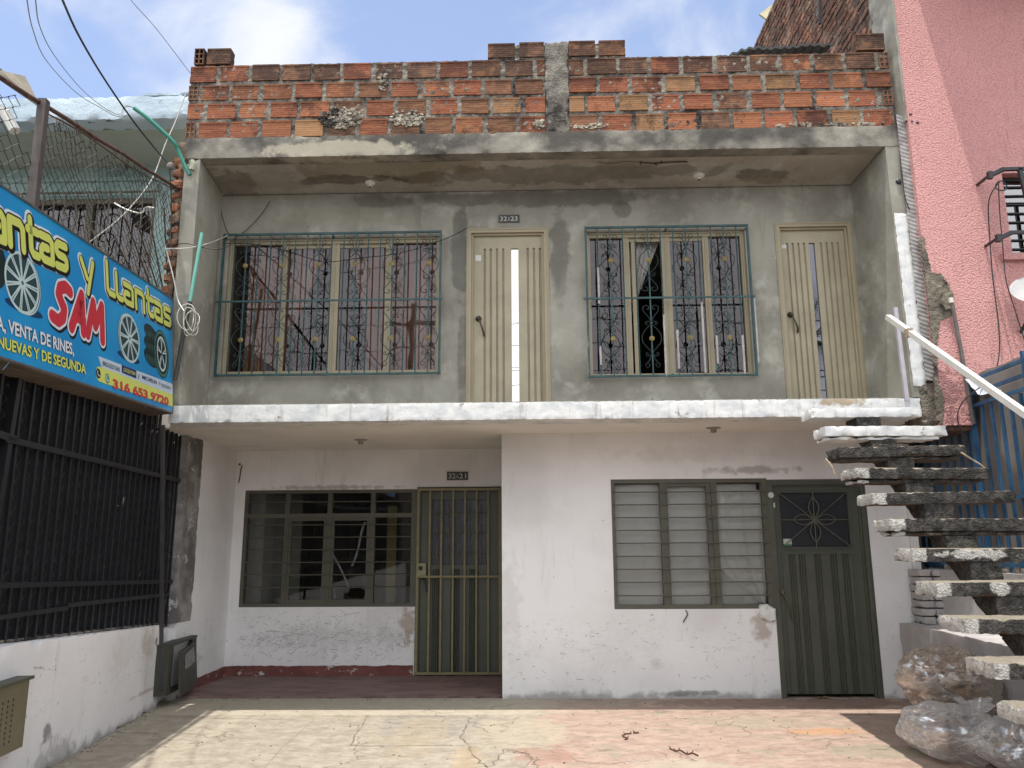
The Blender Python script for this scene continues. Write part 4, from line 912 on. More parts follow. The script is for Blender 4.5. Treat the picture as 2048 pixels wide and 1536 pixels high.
def lamp_holders():
    for (x, y, z, r), lb in (((-1.71, 7.90, 5.325, .055), 'round ceiling socket'), ((1.80, 7.87, 5.328, .06), 'round ceiling socket')):
        c = MB(); c.lathe((x, y, z), (0, 0, -1), [(r, -.02), (r, .008), (r*.8, .02), (r*.42, .026), (r*.36, .045), (r*.2, .046)], 18); o = c.build('ceiling_socket', WPLAS, house, smooth=True)
        c = MB(); c.lathe((x, y, z-.045), (0, 0, -1), [(r*.24, 0), (r*.24, .004)], 10); c.build('socket_hole', CABLEB, o)
    for x, y in ((-1.896, 8.71), (1.84, 8.04)):
        c = MB(); c.lathe((x, y, 2.654), (0, 0, -1), [(.075, -.002), (.075, .004), (.06, .010), (.03, .012), (.03, .05), (.02, .052)], 16); c.build('ceiling_socket', simple('dusty_socket', (150, 144, 132), .6), house, smooth=True)
lamp_holders()
def facade_bits():
    w = MB(); w.rough(3.560, 3.685, YA-.008, YA+.003, 2.93, 4.66, .02, .002, .010, 2, 16, fn=lambda p: p+Vector(((4.69-p.z)*.004, 0, 0)))
    w.build('white_paint_band', SLAB, house, smooth=True, label='white plastered band on the right jamb')
    w = MB()  # broken cement between the house and the pink building
    w.rough(3.62, 3.80, YA-.01, YA+.35, 2.56, 2.98, .03, .014, .05, 6, 10); w.build('broken_concrete', m_mortar('crumbling_concrete', (128, 120, 108)), house, smooth=True)
    w = MB(); w.rough(-3.60, -3.505, YA+.06, YA+.5, 3.0, 5.6, .03, .018, .05, 8, 9); w.build('rubble_edge', m_mortar('exposed_rubble', (150, 128, 106)), house, smooth=True)
    b = MB()
    for i in range(20):
        z = 2.95+i*.125; b.cur = lin(random.choice([(128, 84, 64), (112, 76, 62), (136, 100, 78), (104, 80, 68)]))[:3]
        b.rough(-3.645, -3.53, YA+.045+random.uniform(-.012, .01), YA+.2, z, z+.085, .022, .010, .03, i, 18)
    b.build('edge_brick', BRICK, house, smooth=True, label='rough brick ends along the left edge of the house')
    d = MB(); d.rough(-3.80, -3.618, 8.225, 8.62, .74, 2.65, .03, .004, .012, 4); d.build('sooty_plaster', m_soot(), house, smooth=True, label='smoke blackened plaster strip beside the fence')
    c = MB()
    c.tube([(1.15, 7.60, 5.352), (1.28, 7.62, 5.347), (1.48, 7.60, 5.349), (1.63, 7.60, 5.350)], .007, 5); c.tube([(1.28, 7.62, 5.348), (1.33, 7.66, 5.344)], .005, 4); c.tube([(1.15, 7.58, 5.35), (1.15, 7.63, 5.35)], .008, 5); c.tube([(1.36, 7.585, 5.35), (1.36, 7.63, 5.35)], .008, 5)
    c.build('exposed_rebar', RUST, house, label='rusty rebar showing through the balcony ceiling')
    c = MB(); c.tube(smooth_line([(.70, 7.58, 5.352), (.85, 7.60, 5.35), (1.0, 7.57, 5.352), (1.15, 7.60, 5.35)]), .003, 4); c.build('ceiling_crack', CABLEB, house)
    h = MB(); h.lathe((3.64, YA+.002, 4.99), (0, -1, 0), [(.026, 0), (.026, .012), (.016, .02)], 10); h.build('cable_entry', CABLEB, house, smooth=True)
    r = MB(); r.tube(smooth_line([(-3.555, YD-.002, 2.48), (-3.57, YD-.006, 2.42), (-3.575, YD-.008, 2.33), (-3.59, YD-.004, 2.26)]), .007, 5); r.lathe((-3.59, YD-.001, 2.49), (0, -1, 0), [(.014, 0), (.012, .008)], 8); r.build('wire_stub', RUST, house)
def m_soot():
    m = NT('smoke_blackened_plaster'); col = m.mix(m.ss(m.noise(2.4, 7, .65), .36, .62), lin((96, 93, 91)), lin((150, 146, 143)))
    col = m.mix(m.ss(m.noise(6, 7, .7, m.vec(loc=(1, 1, 1))), .60, .63), col, lin((176, 174, 172)))
    return m.done(col, .9, m.bump(m.noise(20, 6, .7), .6, .01))
facade_bits()

# ------------------------------------------------------------------ left boundary: low wall, bar fence, sign, chain link
WN = Vector((1, 0.113, 0)).normalized(); WD = Vector((-0.113, 1, 0)).normalized(); WP = Vector((-3.372, 5.854, 0))
def wl(s, z, off=0.0): return WP + WD*s + WN*off + Vector((0, 0, z))      # s along the wall, off out of its face
def wtop(s): return 0.917-0.054*(s+0.85)
def uls(px, py, off=0.0):
    p = atPlane(px, py, WP+WN*off, WN); return (p-WP-WN*off).dot(WD), p.z
def left_wall():
    m = MB()
    def fn(p):       # x: 0..1 across, y: s, z: 0..1 up
        return wl(p.y, p.z*wtop(p.y)/0.9, -0.16+p.x)
    m.rough(0, 0.16, -4.6, 2.12, 0, 0.9, 0.05, 0.004, 0.02, 4, 7, fn=fn)
    w = m.build('boundary_wall', m_lwall(), None, smooth=True, label='low dirty white wall below the black bar fence', cat='wall')
    m2 = MB(); m2.rough(0, 0.11, 2.125, 2.49, 0, 0.86, 0.05, 0.004, 0.015, 5, 7, fn=fn); m2.build('wall_end', w.data.materials[0], w, smooth=True)
    c = MB(); c.rough(*[-.02, .07], *[-4.6, 2.12], .917, .935, .05, .006, .012, 8, 9, fn=lambda p: wl(p.y, p.z-.917+wtop(p.y)+.003, -.12+p.x)); c.build('wall_cap', m_mortar('grey_ledge', (134, 128, 120)), w, smooth=True)
def m_lwall():
    def ex(m, col):
        for c, r, a, rgb in (((-3.66, 7.6, .62), (.3, .18, .16), .35, (150, 122, 96)), ((-3.62, 7.8, .62), (.3, .035, .05), .8, (60, 50, 40)), ((-3.56, 7.0, .6), (.3, .3, .2), .16, (150, 130, 112)),
                             ((-3.35, 5.9, .05), (.3, .35, .14), .6, (140, 136, 130)), ((-3.33, 5.75, .26), (.3, .06, .07), .8, (112, 108, 102)), ((-3.6, 7.7, .2), (.3, .6, .02), .5, (150, 130, 104))):
            col = m.mix(m.math('MULTIPLY', m.blob(c, r, .6, 12, .8), a), col, lin(rgb))
        return col
    return m_white_wall('white_boundary_wall', (218, 215, 214), ex)
left_wall()
def scribble():       # the two lines of pencil scrawl on the low wall
    m = MB(); rnd = random.Random(3)
    for px0, px1, py, h in ((68, 92, 1336, 7), (97, 110, 1339, 5)):
        x = px0
        while x < px1:
            a = [uls(x+rnd.uniform(-1, 3), py+rnd.uniform(-h, h)*.5, .004) for _ in range(3)]
            m.tube([wl(q[0], q[1], .004) for q in a], .0012, 3); x += 4
    m.build('pencil_scrawl', flat('pencil_lead', (70, 66, 70)), None, label='small pencil scrawl on the low white wall', cat='graffiti')
scribble()
def bar_fence():
    F = root('bar_fence', 'black steel bar fence under the blue sign', 'fence', tuple(wl(0.6, 0.85, -.06)))
    s = -4.4; i = 0
    while s < 2.44:
        if abs(s+.98) > .05:
            b = MB(); lean = random.uniform(-.012, .012); b.bar(wl(s, wtop(s)-.02, -.06), wl(s+lean, 2.67+.057*s, -.06), .026, .020, up=WN); b.build('bar', BLACKM, F)
        s += .128; i += 1
    for a, za, c, zc, w in ((-4.4, 2.30, -.865, 2.18, .045), (-1.0, 2.17, 2.45, 2.178, .04), (-4.4, 1.40, 2.45, 1.153, .035), (-4.4, 1.12, .10, 1.066, .03), (.08, 1.085, 2.30, 1.035, .032)):
        b = MB(); b.bar(wl(a, za, -.035), wl(c, zc, -.035), .016, w, up=(0, 0, 1)); b.build('rail', BLACKM, F)
    b = MB(); b.bar(wl(-1.02, wtop(-1), -.06), wl(-.90, 2.60, -.06), .05, .05, up=WN); b.build('post', BLACKM, F)
    t = MB(); t.grid(60, 30, lambda u, v: wl(-4.4+6.88*u, .70+(2.2 if u > .84 else 2.12 if u > .805 else 2.74)*v, -.125+.02*noise.noise(Vector((u*14, v*4, 1)))+.008*math.sin(u*150+noise.noise(Vector((u*9, v*3, 2)))*4)))  # top raised unseen behind the sign, to block sun from the ground there
    m = NT('dark_shade_cloth'); c = m.mix(m.ss(m.noise(2.2, 6, .65), .36, .66), lin((8, 9, 13)), lin((22, 22, 28))); c = m.mix(m.math('MULTIPLY', m.ss(m.noise(1.1, 4, .6, m.vec(loc=(4, 4, 1))), .55, .7), .7), c, lin((12, 20, 44)))
    t.build('shade_cloth', m.done(c, .8, m.bump(m.noise(14, 6, .7), .8, .02)), F, smooth=True)
    w = MB(); chain(w, -2.6, 2.42, lambda s: .9, lambda s: 2.62+.057*s, -.085, .055, .0018, 0.004); w.build('wire_mesh', simple('dull_wire', (86, 84, 84), .5, metal=.5, var=.4, vs=14), F)
    for pts in (((258, 540), (262, 545), (256, 550), (262, 560), (262, 566), (250, 567)),):
        pass
    for k, P in enumerate((((248, 984), (244, 990), (250, 996), (240, 1002)), ((230, 1010), (238, 1012), (246, 1010), (247, 996)), ((290, 1110), (283, 1140), (279, 1152)), ((293, 1142), (296, 1165), (290, 1180), (299, 1205)))):
        t = MB(); t.tube([wl(*uls(x, y, -.09), -.09) for x, y in P], .0028, 4); t.build('loose_wire', CABLEW, F)
def chain(mb, s0, s1, zb, zt, off, cell, r, bulge=0.02, tear=None):
    """woven chain link: each wire zigzags down between its two neighbours"""
    n = int((s1-s0)/cell); hstep = cell*.92
    for i in range(n):
        sc0 = s0+i*cell; run = []
        for k in range(int(zt(sc0)/hstep), int(zb(sc0)/hstep)-1, -1):
            z = k*hstep; s = sc0+(cell*1.04 if (k+i) % 2 else -cell*.04)
            q = Vector((s*2.3, 1, z*2.3)); o = noise.noise_vector(q)*bulge+noise.noise_vector(q*5)*bulge*.18
            p = wl(s+o.x, z+o.z, off+o.y*1.5+(.004 if (k+i) % 2 else -.004))
            if tear and tear(s, z):
                if len(run) > 1: mb.tube(run, r, 3, cap=False)
                run = []
            else:
                run.append(p)
        if len(run) > 1: mb.tube(run, r, 3, cap=False)
bar_fence()
def link_fence():
    F = root('chain_link_fence', 'torn rusty chain link fence rising above the blue sign', 'fence', tuple(wl(0, 3.5, -.08)))
    rt = lambda s: 4.288+(s+1.605)*.2407
    o = -.02; a = uls(0, 155, o); b = uls(365, 383, o); rt = lambda s: a[1]+(s-a[0])*(b[1]-a[1])/(b[0]-a[0])
    r = MB(); r.tube([wl(s, rt(s)+.01*noise.noise(Vector((s*2, 0, 0))), o) for s in [-4.5+.25*k for k in range(int((b[0]+4.5)/.25)+1)]+[b[0]]], .016, 8); r.build('top_rail', RUST, F, smooth=True)
    r = MB(); r.tube([wl(s, rt(s)-.05-.02*math.sin(s*3), o) for s in [-1+.2*k for k in range(int((b[0]+1)/.2)+1)]], .006, 5); r.build('tension_wire', RUST, F)
    t = uls(88, 200, .0); q = uls(72, 415, .0); p = MB(); p.bar(wl(q[0]-.03, 2.7, .0), wl(t[0], t[1], .0), .055, .055, up=WN); p.build('post', simple('grey_brown_post', (88, 78, 74), .6, var=.3, vs=10), F)
    e = uls(368, 383, .0); e2 = uls(340, 560, .0); p = MB(); p.bar(wl(e2[0]-.03, 3.2, .0), wl(e[0], e[1], .0), .035, .035, up=WN); p.build('end_post', RUST, F)
    m = MB(); tear = lambda s, z: noise.noise(Vector((s*1.3, 5, z*1.6))) > .42 or (-1.32 < s < -1.05 and z > 4.02)
    chain(m, -4.4, b[0]+.0, lambda s: 2.9, lambda s: rt(s)-.03, -.045, .052, .0030, .030, tear)
    rnd = random.Random(9)      # curled loose ends along the rail
    for k in range(70):
        s = rnd.uniform(-1, b[0]-.2); z = rt(s)-rnd.uniform(.0, .14); p0 = wl(s, z, -.04); pts = [p0]; a0 = rnd.random()*6
        for j in range(1, 7): pts.append(pts[-1]+WD*.022*math.cos(a0+j*.9)+Vector((0, 0, .022*math.sin(a0+j*.9)))+WN*rnd.uniform(-.004, .006))
        m.tube(pts, .0022, 3)
    m.build('mesh', simple('rusty_wire', (50, 42, 38), .7, var=.5, vs=20), F)
link_fence()
def rods():
    P = [((250, 436), (298, 562)), ((275, 448), (317, 583)), ((229, 478), (262, 540)), ((296, 421), (329, 594)), ((328, 415), (337, 598)), ((343, 400), (343, 560))]
    lab = ['rusty rod leaning left behind the sign, second from the left', 'long leaning rusty rod in the middle of the bundle', 'shortest rusty rod, leftmost behind the sign',
           'rusty rod leaning left beside the upright ones', 'nearly upright rusty rod by the sign corner', 'upright rusty rod nearest to the house']
    for (a, b), l in zip(P, lab):
        A = wl(*uls(*a, -.12), -.12); B = wl(*uls(*b, -.12), -.12); m = MB(); d = B-A
        pts = [A+d*t/8*1.35+WN*.01*noise.noise(Vector((t, a[0], 0))) for t in range(9)]
        m.tube(pts, .0075, 6); m.build('steel_rod', RUST, None, label=l, cat='steel rod', group='rusty reinforcement rods behind the sign')
rods()

# the tyre shop sign: a shallow box leaning a little back
S_BR = wl(*uls(345, 826, .15), .15); S_BL0 = wl(*uls(0, 716, .15), .15); S_TR = wl(*uls(345, 598, .04), .04)
SU = (S_BR-S_BL0).normalized(); SNn = SU.cross(S_TR-S_BR).normalized(); SNn = SNn if SNn.x > 0 else -SNn; SV = SNn.cross(SU).normalized(); SV = SV if SV.z > 0 else -SV
def sg(px, py):
    p = atPlane(px, py, S_BR, SNn)-S_BR; return Vector((p.dot(SU), p.dot(SV)))
def SP(u, v, h=0.0): return S_BR+SU*u+SV*v+SNn*h
def shop_sign():
    S = root('shop_sign', 'long blue tyre shop sign box with yellow lettering', 'sign', tuple(SP(-1.5, 0, 0)))
    TR = sg(345, 598); TL = sg(0, 370); kt = (TR.y-TL.y)/(TR.x-TL.x); UL = -4.6
    top = lambda u: TR.y+(u-TR.x)*kt; T = .24
    m = NT('printed_blue_banner'); nz = m.noise(1.2, 4, .5)
    col = m.mix(m.ss(nz, .3, .7), lin((16, 128, 186)), lin((28, 150, 204)))
    ban = m.done(col, .35, spec=.5)
    f = MB(); n = 24; us = [UL+(0-UL)*i/n for i in range(n+1)]
    ur = lambda v: TR.x*v/TR.y
    for a, b in zip(us, us[1:]):
        tb = b if b < 0 else TR.x; f.quad(SP(a, 0), SP(b, 0), SP(tb, top(tb)), SP(a, top(a)))
    f.build('banner_face', ban, S)
    x = MB(); W = simple('brown_sign_casing', (104, 92, 80), .6, var=.4, vs=5)
    c = [(UL, -.002), (0, -.002), (TR.x, TR.y+.004), (UL, top(UL)+.004)]
    x.hexa([SP(*c[0], -T), SP(*c[1], -T), SP(c[1][0], c[1][1], -.003), SP(c[0][0], c[0][1], -.003), SP(*c[3], -T), SP(*c[2], -T), SP(c[2][0], c[2][1], -.003), SP(c[3][0], c[3][1], -.003)])
    for k in range(4): x.bar(SP(UL, -.006, -.02-.056*k), SP(0, -.006, -.02-.056*k), .048, .006, up=SV)
    x.build('casing', W, S)
    e = MB(); e.bar(SP(UL, top(UL), .004), SP(TR.x, TR.y, .004), .012, .012, up=SV); e.bar(SP(UL, .004, .004), SP(0, .004, .004), .008, .012, up=SV); e.bar(SP(0, 0, .004), SP(TR.x, TR.y, .004), .008, .008, up=SNn); e.build('edge_trim', simple('aluminium_trim', (120, 118, 116), .4, metal=.5, var=.3), S)
    YEL = flat('printed_yellow', (206, 212, 104)); BLK = flat('printed_black', (14, 16, 22)); WHT = flat('printed_white', (214, 220, 226)); RED = flat('printed_red', (196, 48, 60)); PALE = flat('printed_light_blue', (86, 166, 206)); NAVY = flat('printed_navy', (22, 32, 92)); GRN = flat('printed_green', (20, 122, 96))
    G = {'L': ([(.05, 1.62), (.05, .2), (.2, .02), (.62, .02)], .78), 'l': ([(.05, 1.3), (.05, .2), (.2, .02), (.52, .02)], .68), 'n': ([(.02, 0), (.02, 1), (.66, 1), (.82, .82), (.82, 0)], 1.12),
         't': ([(.2, 1.42), (.2, .2), (.35, .02), (.66, .02)], .84), 't2': ([(0.02, .98), (.68, .98)], 0), 's': ([(.74, 1), (.15, 1), (.02, .86), (.02, .64), (.14, .52), (.62, .5), (.74, .38), (.74, .16), (.6, .02), (0, .02)], 1.02),
         'a': ([(.04, 1), (.66, 1), (.82, .84), (.82, .02), (.2, .02), (.03, .16), (.03, .38), (.16, .54), (.5, .54)], 1.12), 'y': ([(.02, 1), (.36, .14)], 1.1), 'y2': ([(.86, 1), (.34, -.6)], 1)}
    def word(name, letters, A, B, Tp, w, lab=None):
        A = sg(*A); B = sg(*B); t = sg(*Tp); d = (B-A); n_ = Vector((-d.y, d.x)).normalized(); hgt = (t-A).dot(n_)
        adv = sum(G[c][1] for c in letters)-.28; kx = d.length/adv; d.normalize(); par = None
        for mat, ww, h in ((WHT, w*2.0, .002), (BLK, w*1.68, .004), (YEL, w, .006)):
            mb = MB(); x = 0
            for q, c in enumerate(letters):
                for key in (c, c+'2'):
                    if key in G:
                        stroke(mb, [(x+p[0]*kx, p[1]*hgt) for p in G[key][0]], ww, lambda a, b, z, q=q, dx=(.012 if mat is BLK else 0): SP(*(A+d*(a+dx)+n_*(b-dx*.6)), h+q*.0001+z*.2))
                x += G[c][1]*kx
            o = mb.build(name if par is None else 'letter_fill' if mat is YEL else 'letter_outline', mat, par or S, label=lab if par is None else None); par = par or o
    word('lettering', 'Llantas', (213, 584), (340, 652), (218, 550), .050, 'rounded yellow word Llantas')
    word('lettering', 'antas', (-22, 470), (132, 540), (-12, 422), .058, 'rounded yellow word ending in antas')
    word('lettering', 'y', (163, 558), (186, 566), (167, 520), .048, 'yellow letter y')
    # the big red name, drawn with a brush
    SAM = {'S': ([(.86, .93), (.62, 1.0), (.36, .9), (.30, .72), (.44, .56), (.60, .42), (.56, .18), (.34, .04), (.04, .10)], 1.0),
           'A': ([(.02, .02), (.50, 1.0)], 0), 'A2': ([(.50, 1.0), (.66, .02)], 0), 'A3': ([(.22, .36), (.64, .36)], .92), 'M': ([(.04, .02), (.30, .96), (.46, .34), (.82, .98), (.92, .02)], 1.0)}
    A = sg(104, 640); B = sg(208, 684); t = sg(134, 576); d = (B-A); L_ = d.length; d.normalize(); up = (t-A)-d*(t-A).dot(d); hh = up.length; up = up.normalized()
    par = None
    for mat, w, h, dx in ((BLK, .135, .002, .014), (WHT, .125, .0035, 0), (RED, .088, .005, 0)):
        mb = MB(); x = 0; kx = L_/2.82
        for q, (c, adv) in enumerate((('S', .98), ('A', .86), ('M', 1))):
            for key in (c, c+'2', c+'3'):
                if key in SAM: stroke(mb, [(x+(p[0]+.13*(p[1]-.5))*kx, p[1]*hh) for p in SAM[key][0]], w, lambda a, b, z, q=q: SP(*(A+d*(a+dx)+up*(b-dx)), h+q*.0001+z*.2))
            x += adv*kx
        o = mb.build('lettering' if par is None else 'letter_fill' if mat is RED else 'letter_outline', mat, par or S, label='big red brush word SAM' if par is None else None); par = par or o
    def line(txt, A, B, Tp, mat, outline=None, off=.02, lab=None, sh=0.0):
        A = sg(*A); B = sg(*B); t = sg(*Tp); d = B-A; L = d.length; d.normalize(); n_ = Vector((-d.y, d.x)); hgt = abs((t-A).dot(n_)); par = None
        for m_, of, h in (((outline, off+.05, .002),) if outline else ())+((mat, off, .004),):
            mb = MB(); put_text(mb, txt, lambda a, b: SP(*(A+d*a+n_*b), h), offset=of, w=L, h=hgt, shear=sh)
            o = mb.build('lettering' if par is None else 'letter_fill', m_, par or S, label=lab if par is None else None); par = par or o
    line('A, VENTA DE RINES,', (-8, 664), (147, 715), (24, 642), WHT, BLK, .03, 'white line of text about wheel sales')
    line('NUEVAS Y DE SEGUNDA', (-6, 695), (171, 749), (6, 674), YEL, BLK, .03, 'yellow line of text below the white one')
    # white brand strip, phone pill
    def quadp(name, pts, mat, h, lab=None):
        m_ = MB(); q = [sg(*p) for p in pts]; m_.poly([SP(p.x, p.y, h) for p in q]); return m_.build(name, mat, S, label=lab)
    quadp('brand_strip', [(204, 738), (196, 712), (345, 768), (345, 792)], flat('printed_pale_grey', (190, 204, 216)), .0012)
    a, b = sg(183, 745), sg(344, 812); pw = sg(195, 729); m_ = MB(); p0, p1 = sg(198, 748), sg(352, 804); stroke(m_, [tuple(p0), tuple(p1+Vector((-.03, 0)))], .115, lambda u, v, z: SP(min(u, TR.x*max(0, v)/TR.y-.004), v, .0022+z*.1)); m_.build('phone_strip', YEL, S)
    line('316 653 9720', (225, 777), (337, 812), (226, 757), RED, None, .045, 'red telephone number')
    line('BRIDGESTONE', (205, 731), (239, 744), (205, 722), BLK, None, .0)
    quadp('brand_box', [(243, 745), (243, 730), (272, 741), (272, 757)], NAVY, .003); line('GOODYEAR', (246, 743), (270, 752), (246, 735), YEL, None, .01, sh=.2)
    line('MICHELIN', (284, 758), (313, 769), (284, 750), NAVY, None, .01); line('YOKOHAMA', (321, 773), (341, 780), (321, 766), flat('printed_grey', (90, 92, 98)), None, 0)
    line('Y', (316, 770), (320, 772), (316, 763), RED, None, .02)
    m_ = MB(); c = sg(277, 753)
    for k in range(5): stroke(m_, [(c.x-.01+.012*math.cos(k*1.3), c.y+.02*math.sin(k*1.7)), (c.x+.012*math.cos(k*2.1), c.y+.03*math.sin(k*2.9))], .006, lambda u, v, z: SP(u, v, .0032+z+k*.0002))
    m_.build('brand_mark', flat('printed_mid_grey', (120, 124, 134)), S)
    for px, py, mt in ((196, 747, BLK), (214, 757, GRN)):
        c = sg(px, py); m_ = MB(); m_.poly([SP(c.x+.036*(1+.10*(k % 2))*math.cos(k*math.pi/12), c.y+.036*(1+.10*(k % 2))*math.sin(k*math.pi/12), .0034) for k in range(24)]); o = m_.build('phone_icon', mt, S)
        m_ = MB(); stroke(m_, [(c.x-.012, c.y+.018), (c.x-.014, c.y-.002), (c.x+.002, c.y-.016), (c.x+.016, c.y-.014)], .009, lambda u, v, z: SP(u, v, .004+z*.1)); m_.build('handset', WHT, o)
        if mt is GRN:
            m_ = MB(); ring = [(c.x+.025*math.cos(k*math.pi/8), c.y+.025*math.sin(k*math.pi/8)) for k in range(17)]; stroke(m_, ring, .004, lambda u, v, z: SP(u, v, .0042+z*.05)); m_.build('icon_ring', WHT, o)
    # light rays and dots of the print
    m_ = MB()
    for P, Q in (((5, 740), (20, 722)), ((216, 600), (250, 578)), ((42, 712), (68, 690)), ((165, 765), (186, 740)), ((262, 765), (275, 752)), ((290, 815), (345, 690))):
        a, b = sg(*P), sg(*Q); stroke(m_, [tuple(a), tuple(b)], .004, lambda u, v, z: SP(u, v, .0008+z))
    for k in range(46):
        c = sg(60+k*2.6+random.uniform(-3, 3), 722+k*.95+random.uniform(-8, 8)) if k < 28 else sg(278+(k % 4)*5, 640+(k//4)*6-20); m_.poly([SP(c.x+.004*math.cos(t*math.pi/3), c.y+.004*math.sin(t*math.pi/3), .0010) for t in range(6)])
    m_.build('print_sparkle', PALE, S)
    # printed wheels and tyres (flat pictures on the banner)
    CH = flat('printed_chrome', (188, 206, 204)); CH2 = flat('printed_chrome_shade', (66, 92, 94)); TY = flat('printed_tyre', (18, 40, 40)); TY2 = flat('printed_tread', (70, 112, 104)); SHW = flat('printed_wheel_shadow', (10, 52, 92))
    def disc(mb, c, ax, ay, h, n=28, rot=0.0, r0=0.0):
        P = lambda r, t: SP(c.x+ax*r*math.cos(t)*math.cos(rot)-ay*r*math.sin(t)*math.sin(rot), c.y+ax*r*math.cos(t)*math.sin(rot)+ay*r*math.sin(t)*math.cos(rot), h)
        for k in range(n):
            t0, t1 = 2*math.pi*k/n, 2*math.pi*(k+1)/n
            mb.poly([P(r0, t0), P(1, t0), P(1, t1), P(r0, t1)] if r0 else [P(0, 0), P(1, t0), P(1, t1)])
    def wheel(cpx, spx, ax, ay, dxr, ns, name):
        c = sg(*cpx); par = None
        m_ = MB(); disc(m_, c+Vector((dxr*.5, -ay*.80)), ax*1.1, ay*.18, .0009); m_.build('picture_shadow', SHW, S)
        m_ = MB(); disc(m_, c+Vector((dxr, -.004)), ax*.9, ay*.97, .0014); W_ = m_.build(name, CH2, S)
        m_ = MB(); disc(m_, c+Vector((dxr*.7, -.002)), ax*.93, ay*.98, .0018, r0=.95); disc(m_, c, ax, ay, .0026, r0=.90); disc(m_, c, ax*.16, ay*.16, .0034)
        for k in range(ns):
            t = 2*math.pi*k/ns
            for o_ in (-.05, .05):
                a = (c.x+ax*.14*math.cos(t+o_*3), c.y+ay*.14*math.sin(t+o_*3)); b = (c.x+ax*.92*math.cos(t+o_), c.y+ay*.92*math.sin(t+o_)); stroke(m_, [a, b], .011, lambda u, v, z: SP(u, v, .0028+z*.2+k*.00002+(o_ > 0)*.0003))
        m_.build('spokes', CH, W_)
        m_ = MB(); disc(m_, c, ax*.9, ay*.9, .0022); m_.build('rim_shade', flat('printed_rim_dark', (38, 66, 70)), W_)
        m_ = MB(); disc(m_, c, ax*.07, ay*.07, .0036); m_.build('hub', CH2, W_)
    wheel((44, 566), None, .205, .195, .05, 11, 'wheel_picture'); wheel((259, 677), None, .215, .205, -.05, 10, 'wheel_picture')
    t1 = sg(303, 652)
    for k in range(3):
        c = sg(302, 668+k*24); m_ = MB(); disc(m_, c, .17, .075, .0013+k*.0003, rot=-.15); o = m_.build('tyre_picture', TY, S)
        m_ = MB(); 
        for j in range(7): q = c+Vector((-.13+j*.04, -.02)); stroke(m_, [(q.x, q.y-.03), (q.x+.01, q.y+.03)], .01, lambda u, v, z: SP(u, v, .0015+k*.0003+z*.1+j*.00001))
        m_.build('tread', TY2, o)
    c = sg(323, 708); m_ = MB(); disc(m_, c, .20, .225, .0024); o = m_.build('tyre_picture', TY, S); m_ = MB(); disc(m_, c, .19, .215, .0026, r0=.88); m_.build('tread', TY2, o)
    m_ = MB(); disc(m_, c, .125, .165, .0028, r0=.86)
    for k in range(5):
        t = 2*math.pi*k/5+.3
        for o_ in (-.13, .13): stroke(m_, [(c.x+.02*math.cos(t), c.y+.02*math.sin(t)), (c.x+.12*math.cos(t+o_), c.y+.155*math.sin(t+o_))], .012, lambda u, v, z: SP(u, v, .0030+z*.2+k*.00003+(o_ > 0)*.0003))
    m_.build('spokes', CH, o)
    c = sg(-6, 530); m_ = MB(); disc(m_, c, .10, .14, .002); m_.build('tyre_picture', TY, S)
shop_sign()

